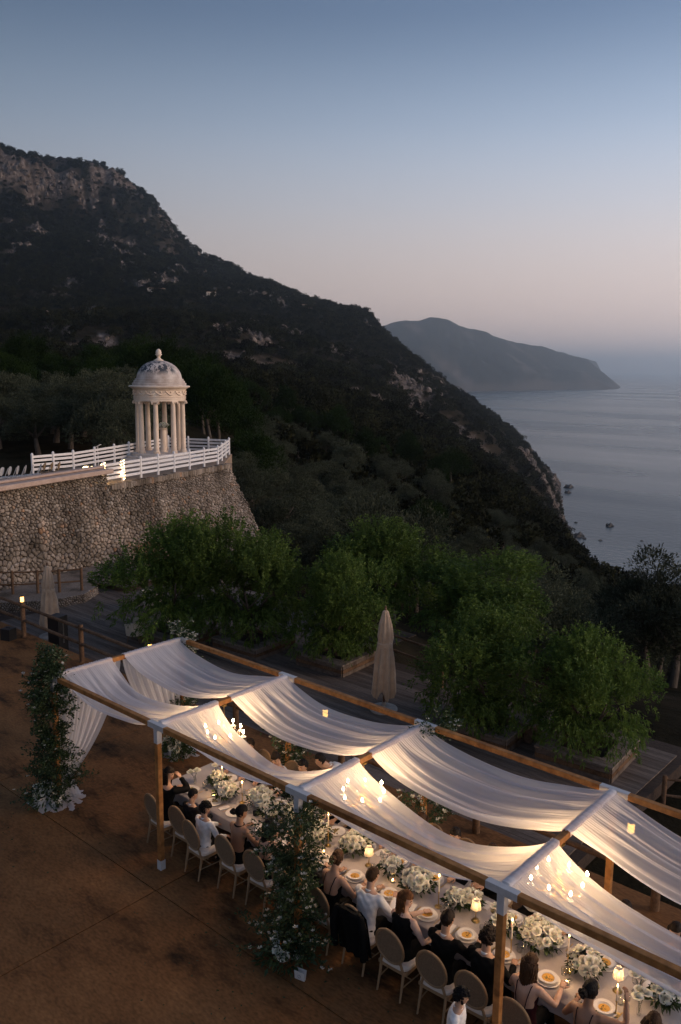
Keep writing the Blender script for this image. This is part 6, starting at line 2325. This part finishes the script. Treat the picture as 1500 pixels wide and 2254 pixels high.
for x, y, h, lab in ((2.93, 1.50, .40, 'tall taper candle near the curtained end of the table'), (3.55, 1.42, .36, 'tall taper candle between the first two bouquets'), (5.53, 1.44, .52, 'tall lit candle just right of the flowered post'), (4.98, 1.30, .50, 'tall lit candle left of the flowered post'), (7.68, 1.36, .46, 'tall taper candle between the cropped-haired man and the bouquets'), (8.94, 1.16, .50, 'tall lit candle beside the third pergola post'), (9.6, 1.40, .48, 'tall lit candle between the two big bouquets'), (10.35, 1.12, .36, 'tall lit candle at the bottom right')):
    taper(x, y, h, lab)


def votive(x, y, label):
    t = thing('votive_candle', label, 'candle', (x, y, T0), 0, 'votive candles')
    MB().lathe([(.028, 0), (.032, .004), (.034, .06), (.033, .06), (.03, .006), (0, .006)], 16).build('cup', M_GLASS, t, smooth='all')
    MB().lathe([(.026, .008), (.026, .03), (0, .03)], 14).build('wax', M_WAX, t)
    MB().lathe([(.001, .03), (.005, .038), (.004, .048), (0, .06)], 8).build('flame', M_FLAME, t, smooth='all')
    point('votive_light', (0, 0, .06), .7, (1.0, .56, .22), r=.012, parent=t)
    return t


for x, y, lab in ((3.02, 1.22, 'small votive candle by the first bouquet'), (5.62, 1.24, 'small votive candle in front of the man behind the flowered post'), (9.70, 1.18, 'small amber votive by the tall candle between the bouquets'), (10.38, 1.34, 'small votive candle near the last table lamp'), (6.86, 1.38, 'small votive candle beyond the man in the white shirt')):
    votive(x, y, lab)
_dk = MB().lathe([(.03, 0), (.035, .004), (.037, .075), (.035, .075), (.031, .01), (0, .01)], 16).mesh('dark_cup', M_WAXDARK, 'all')
single('dark_tumbler', _dk, 'dark glass tumbler in front of the boy in white', 'glass', 4.02, 1.28)
single('dark_tumbler', _dk, 'dark glass tumbler in front of the woman in the halter dress', 'glass', 4.55, 1.36)


def table_lamp(x, y, label):
    t = thing('table_lamp', label, 'lamp', (x, y, T0), 0, 'small table lamps')
    MB().lathe([(.055, 0), (.058, .006), (.045, .022), (.012, .03), (.006, .04), (.006, .20), (.012, .205)], 20).build('base', M_BRASS, t, smooth=30)
    n = 48; vs = []
    for (r, z) in ((.068, .185), (.062, .23), (.052, .28), (.042, .32)):
        for k in range(n):
            a = 2 * pi * k / n; rr = r * (1 + .03 * (k % 2))
            vs.append((rr * cos(a), rr * sin(a), z))
    fs = [(i * n + k, i * n + (k + 1) % n, (i + 1) * n + (k + 1) % n, (i + 1) * n + k) for i in range(3) for k in range(n)]
    MB().add(vs, fs).build('shade', M_RIBGLASS, t)
    MB().lathe([(.004, .20), (.014, .22), (.014, .25), (0, .27)], 12).build('bulb', M_GLOWGLASS, t, smooth='all')
    point('table_lamp_light', (0, 0, .25), 1.5, (1.0, .58, .25), r=.025, parent=t)
    return t


def rib_glass():
    m, t, o = nodes('ribbed_glass')
    tr = N(t, 'BsdfTransparent'); tl = N(t, 'BsdfTranslucent'); tl.inputs[0].default_value = (.95, .9, .82, 1)
    g = N(t, 'BsdfGlossy'); g.inputs['Roughness'].default_value = .12
    a = N(t, 'MixShader'); a.inputs[0].default_value = .45; b = N(t, 'MixShader'); b.inputs[0].default_value = .12
    t.links.new(tr.outputs[0], a.inputs[1]); t.links.new(tl.outputs[0], a.inputs[2]); t.links.new(a.outputs[0], b.inputs[1]); t.links.new(g.outputs[0], b.inputs[2])
    t.links.new(b.outputs[0], o.inputs[0])
    return m


M_RIBGLASS = rib_glass()
for x, y, lab in ((6.34, 1.46, 'lit table lamp with ribbed glass shade beyond the man in the white shirt'), (8.23, 1.45, 'lit table lamp with ribbed glass shade beyond the cropped-haired man'), (10.21, 1.49, 'lit table lamp with ribbed glass shade nearest the bottom right corner')):
    table_lamp(x, y, lab)


# ---------------------------------------------------------------- flowered posts
M_LEAF_COL = leafmat('leaf_garland', (.016, .032, .012), (.055, .085, .034), .5, .25, .1, 2.5)
M_BLOSSOM = mat('small_blossoms', (.40, .36, .27), .7, (.60, .55, .46), 20)


def flower_column(x, y, z0, z1, seed, label, R=.30, nlf=5200, nbl=260, white=False, base=True, side=(0, 0)):
    t = thing('flower_column', label, 'flowers', (x, y, 0), 0, 'flowered pergola posts')
    rg = np.random.default_rng(seed)
    P = []; D = []
    stems = MB(); bl = []
    ns = max(110, nlf // 62)
    for k in range(ns):
        z = z0 + (z1 - z0) * rg.random() ** (1.15 if base else 1.0)
        a = rg.uniform(0, 2 * pi)
        rr = R * (.55 + .6 * rg.random()) * (1.25 - .35 * (z - z0) / max(.1, z1 - z0)) * (1 + .35 * sin(z * 4 + seed))
        L = rr * rg.uniform(.8, 1.5)
        d = V3(cos(a) + side[0], sin(a) + side[1], rg.uniform(-.1, .8)); d /= np.linalg.norm(d)
        p0 = V3(.05 * cos(a), .05 * sin(a), z)
        p1 = p0 + d * L * .55 + V3(0, 0, .05); p2 = p0 + d * L + V3(0, 0, -.02)
        stems.tube([tuple(p0), tuple(p1), tuple(p2)], [.006, .004, .002], 4)
        m = nlf // ns
        u = rg.random(m) ** .75
        q = np.where(u[:, None] < .55, p0 + (p1 - p0) * (u / .55)[:, None], p1 + (p2 - p1) * ((u - .55) / .45)[:, None])
        q = q + rg.normal(0, .035, (m, 3))
        P.append(q); D.append(d * .6 + rg.normal(0, .6, (m, 3)))
        for j in range(max(1, nbl // ns)):
            if rg.random() < .8: bl.append(p0 + d * L * rg.uniform(.55, 1.05) + rg.normal(0, .03, 3))
    P = np.concatenate(P); D = np.concatenate(D)
    P[:, 2] = np.maximum(P[:, 2], .03)
    L = rg.uniform(.035, .075, len(P))
    v, f = leaf_arrays(P, D, L, L * .48, rg, .1)
    put('leaves', mesh_np('leaves', v, f, M_LEAF_COL), t)
    stems.build('stems', M_STEMG, t)
    mb = MB()
    for p in bl:
        s = rg.uniform(.014, .028) * (1.25 if white else 1)
        a0 = rg.uniform(0, 6.3); tl = rg.normal(0, .5, 2)
        for k in range(5):
            a = a0 + 2 * pi * k / 5
            c, sn = cos(a), sin(a)
            mb.add([tuple(p), tuple(p + V3(c - .5 * sn, sn + .5 * c, .5 + tl[0] * c) * s), tuple(p + V3(1.4 * c, 1.4 * sn, .7 + tl[1] * sn) * s), tuple(p + V3(c + .5 * sn, sn - .5 * c, .5 + tl[0] * c) * s)], [(0, 1, 2, 3)])
    o = mb.build('blossoms', M_BLOSSOM, t); o['kind'] = 'stuff'
    if base:
        rose_cluster(9, .24, seed + 3, (.05, .08), .6).build('base_flowers', M_PETAL, t, smooth='all', loc=(-.12, -.12, .25))
        put('base_leaves', leaf_puff(420, .40, seed + 4, .085, .45, M_LEAF_COL, .8), t, (-.08, -.1, .14))
    return t


flower_column(-.06, -.06, .2, 2.95, 31, 'tall column of dark foliage and small white flowers on the leftmost post', .31, 15500, 300)
flower_column(6.28, -.05, .15, 2.25, 32, 'column of foliage and white flowers on the post among the near chairs', .36, 9000, 420, side=(-.15, .0))
flower_column(.0, 2.98, .9, 2.8, 33, 'airy white blossom branches on the back corner post', .30, 2600, 520, True, False, side=(.1, .2))
flower_column(3.15, 3.0, .2, 2.0, 34, 'foliage and white flowers on the far post behind the first chandelier', .28, 4200, 260, True, False)
flower_column(6.28, 3.0, .6, 2.5, 35, 'foliage with cream flowers on the far post behind the middle chandelier', .34, 5200, 320, True, False, side=(.2, .1))
flower_column(0.15, 2.75, .05, 1.2, 36, 'low foliage and white flowers at the foot of the back corner post', .26, 3200, 160, True, True)
_fl = np.random.default_rng(8); _n = 260
_fx = np.concatenate([_fl.normal(6.3, 1.1, _n // 2), _fl.normal(-.1, 1.3, _n // 2)]); _fy = np.concatenate([_fl.normal(-.5, .8, _n // 2), _fl.normal(-.4, 1.2, _n // 2)])
_v, _f = leaf_arrays(np.stack([_fx, _fy, np.full(_n, .026)], 1), np.concatenate([_fl.normal(size=(_n, 2)), np.full((_n, 1), .02)], 1), _fl.uniform(.02, .06, _n), .022, _fl, -.05)
_o = put('fallen_leaves', mesh_np('fallen_leaves', _v, _f, M_LEAF_COL)); tag(_o, 'fallen leaves scattered on the floor around the flowered posts', 'leaves', kind='stuff')
M_PLATE = mat('white_board', (.55, .52, .50), .7)
bd = MB().box((0, 0, .012), (.60, .54, .024)).build('floor_board', M_PLATE, None, loc=(-.16, -.17, 0))
tag(bd, 'flat white board on the floor under the leftmost flowered post', 'board')
for x, y, lab in ((-.18, -.30, 'round white pot at the front of the board under the leftmost post'), (.03, -.10, 'round white pot beside the leftmost post foot')):
    pt = thing('flower_pot', lab, 'pot', (x, y, .024), 0, 'white pots')
    MB().lathe([(.09, 0), (.11, .01), (.12, .10), (.115, .17), (.105, .17), (.108, .10), (0, .10)], 24).build('pot_body', M_CHINA, pt, smooth=30)
    MB().lathe([(0, .15), (.105, .15)], 20).build('soil', M_SOIL, pt)
cd_ = thing('table_card', 'small white folded card standing on the floor by the flowered post', 'card', (6.60, -.30, 0), .25)
MB().box((0, 0, .075), (.15, .012, .15), rx=.12).build('front_leaf', M_PLATE, cd_)
MB().box((0, .045, .075), (.15, .006, .15), rx=-.25).build('back_leaf', M_PLATE, cd_)
MB().tube([(.022 * cos(a), -.012, .08 + .022 * sin(a)) for a in np.linspace(0, 2 * pi, 17)], .0025, 5, cap=False).build('emblem', mat('grey_print', (.2, .2, .22), .7), cd_)

# ---------------------------------------------------------------- things on the terrace
M_FAIRY = emis('fairy_glow', (1.0, .72, .34), 16.0)
for k, i in enumerate((0, 1)):
    fx, fy = FRONT[i]
    sl_ = thing('string_lights', ('glowing string lights wound round the first white fence post' if k == 0 else 'glowing string lights wound round the second white fence post'), 'lights', (fx, fy, TZ))
    MB().tube([(.082 * cos(a * 1.0), .082 * sin(a * 1.0), .08 + .9 * a / 40) for a in np.linspace(0, 40, 130)], .006, 4).build('wire', M_WHITE, sl_)
    bb = MB()
    for a in np.linspace(0, 40, 34): bb.ball((.09 * cos(a), .09 * sin(a), .08 + .9 * a / 40), .018, 6, 5)
    o = bb.build('bulbs', M_FAIRY, sl_); o['kind'] = 'stuff'
    point('string_light', (.15, -.12, .35), 4.0, r=.1, parent=sl_)
for k, (px, py) in enumerate(((190, 1036), (204, 1036), (226, 1038))):
    g_ = gp(px, py, TZ + .55)
    lm = thing('globe_lamp', ('glowing lamp behind the coping, leftmost of three', 'glowing lamp behind the coping, middle one of three', 'glowing lamp at the end of the coping beside the lit fence post')[k], 'lamp', (g_[0], g_[1], TZ), 0, 'glowing lamps on the terrace')
    MB().tube([(0, 0, 0), (0, 0, .5)], .015, 6).build('stand', M_WHITE, lm)
    MB().ball((0, 0, .62), (.17, .17, .13), 16, 10).build('globe', M_FAIRY, lm, smooth='all')


def folding_chair(x, y, rz, label, m, group):
    t = thing('folding_chair', label, 'chair', (x, y, TZ), rz, group)
    for sx in (-1, 1):
        MB().tube([(sx * .19, .16, 0), (sx * .19, -.2, .86)], .014, 6).build('leg', m, t)
        MB().tube([(sx * .17, -.18, 0), (sx * .17, .16, .45)], .014, 6).build('leg', m, t)
    MB().box((0, .0, .44), (.38, .38, .03)).build('seat', m, t)
    mb = MB(); n = 16
    mb.add([(.2 * cos(2 * pi * k / n), -.17 - .04 * sin(2 * pi * k / n), .72 + .19 * sin(2 * pi * k / n)) for k in range(n)], [tuple(range(n))]).add([(.2 * cos(2 * pi * k / n), -.195 - .04 * sin(2 * pi * k / n), .72 + .19 * sin(2 * pi * k / n)) for k in range(n)], [tuple(range(n - 1, -1, -1))])
    mb.build('backrest', m, t)
    return t


M_GREYCH = mat('grey_white_paint', (.42, .42, .44), .6)
for k in range(6):
    g_ = gp(-4 + k * 17, 1049 - k * 1.6, TZ + .5); folding_chair(g_[0], g_[1], 2.2 + .1 * k, 'grey white chair behind the coping, number %s from the picture edge' % ('one', 'two', 'three', 'four', 'five', 'six')[k], M_GREYCH, 'pale chairs behind the coping')
for k in range(3):
    g_ = gp(90 + k * 16, 1038 - k * 1.2, TZ + .5); folding_chair(g_[0], g_[1], 2.4, ('rattan chair behind the coping, nearest the pale chairs', 'rattan chair behind the coping, the middle one', 'rattan chair behind the coping, nearest the glowing lamps')[k], M_CANE, 'rattan chairs behind the coping')
g_ = gp(217, 1024, TZ)
ls = thing('lectern_sign', 'small white slanted sign on a thin post beside the back fence', 'sign', (g_[0], g_[1], TZ), radians(-50))
MB().tube([(0, 0, 0), (0, 0, 1.0)], .02, 8).build('post', M_WHITE, ls)
MB().box((0, 0, 1.02), (.42, .3, .02), rx=.5).build('panel', M_WHITE, ls)

# ---------------------------------------------------------------- houses on the hillside, rocks in the sea
M_HOUSE = mat('pale_render', (.55, .46, .38), .9, (.62, .54, .46), 1.5)
M_ROOF = mat('roof_tiles', (.22, .12, .08), .9, (.28, .16, .11), 4)
M_WIN = mat('dark_window', (.02, .022, .026), .2)


def house(px, py, r, w, d, h, label, rz=0.3, storeys=2, lift=2.0):
    p = dp(px, py, r)
    gz = float(ground_z(np.array([p[0]]), np.array([p[1]]))[0][0])
    z = max(gz - 1.0, float(p[2]) - h * .6)
    t = thing('hillside_house', label, 'house', (p[0], p[1], z), YAW * -1 + rz)
    hh = h
    MB().box((0, 0, hh / 2), (w, d, hh)).build('wall', M_HOUSE, t)
    MB().box((0, 0, hh + .35), (w + .8, d + .8, .7), taper=.75).build('roof', M_ROOF, t)
    for s in range(storeys):
        for k in range(3):
            x = (k - 1) * w * .3; zz = hh * (s + .55) / storeys
            f = MB().box((x, -d / 2 - .02, zz), (1.3, .12, 1.7)).build('window', M_HOUSE, t)
            MB().box((x, -d / 2 - .1, zz), (1.0, .06, 1.4)).build('pane', M_WIN, f)
    return t


house(738, 690, 1240, 16, 10, 9, 'white house on the crest of the spur among trees')
house(680, 705, 1000, 7, 6, 6, 'small pale house below the crest of the spur')
house(668, 702, 1030, 6, 6, 5, 'tiny tan house left of the pale house below the crest')
house(345, 655, 1000, 20, 8, 5, 'low pale farmhouse in the dark woods under the mountain', storeys=1)
house(465, 655, 1020, 11, 7, 5, 'small pale farmhouse in the woods between the mountain and the spur', storeys=1)
M_ROCK = mat('wet_rock', (.035, .03, .028), .8, (.08, .07, .062), .6, .5)
for k, (px, py, s) in enumerate(((1342, 1158, 4.2), (1322, 1190, 1.8), (1413, 1191, 1.4), (1287, 1186, 2.0), (1268, 1151, 1.8), (1252, 1073, 6.0), (1250, 1085, 4.5), (1275, 1180, 5.0))):
    g_ = gp(px, py, SEA_Z)
    rg = np.random.default_rng(k)
    mb = MB().ball((0, 0, 0), 1.0, 14, 9)
    mb.v = [(x * s * (1 + .35 * sin(4 * y + k) * cos(3 * z)), y * s * 1.2 * (1 + .3 * sin(5 * x + k)), z * s * .75 * (1 + .3 * sin(6 * x + 3 * y + k))) for x, y, z in mb.v]
    o = mb.build('sea_rock', M_ROCK, None, loc=(float(g_[0]), float(g_[1]), SEA_Z))
    tag(o, ('largest dark rock standing alone in the sea', 'small dark rock in the sea below the largest one', 'tiny dark rock in the sea near the right edge', 'small rock off the tip of the near point', 'small rock in the cove above the near point', 'tall rock off the farther point', 'broken rock at the foot of the farther point', 'dark rock at the tip of the near point')[k], 'rock', 'rocks in the sea')
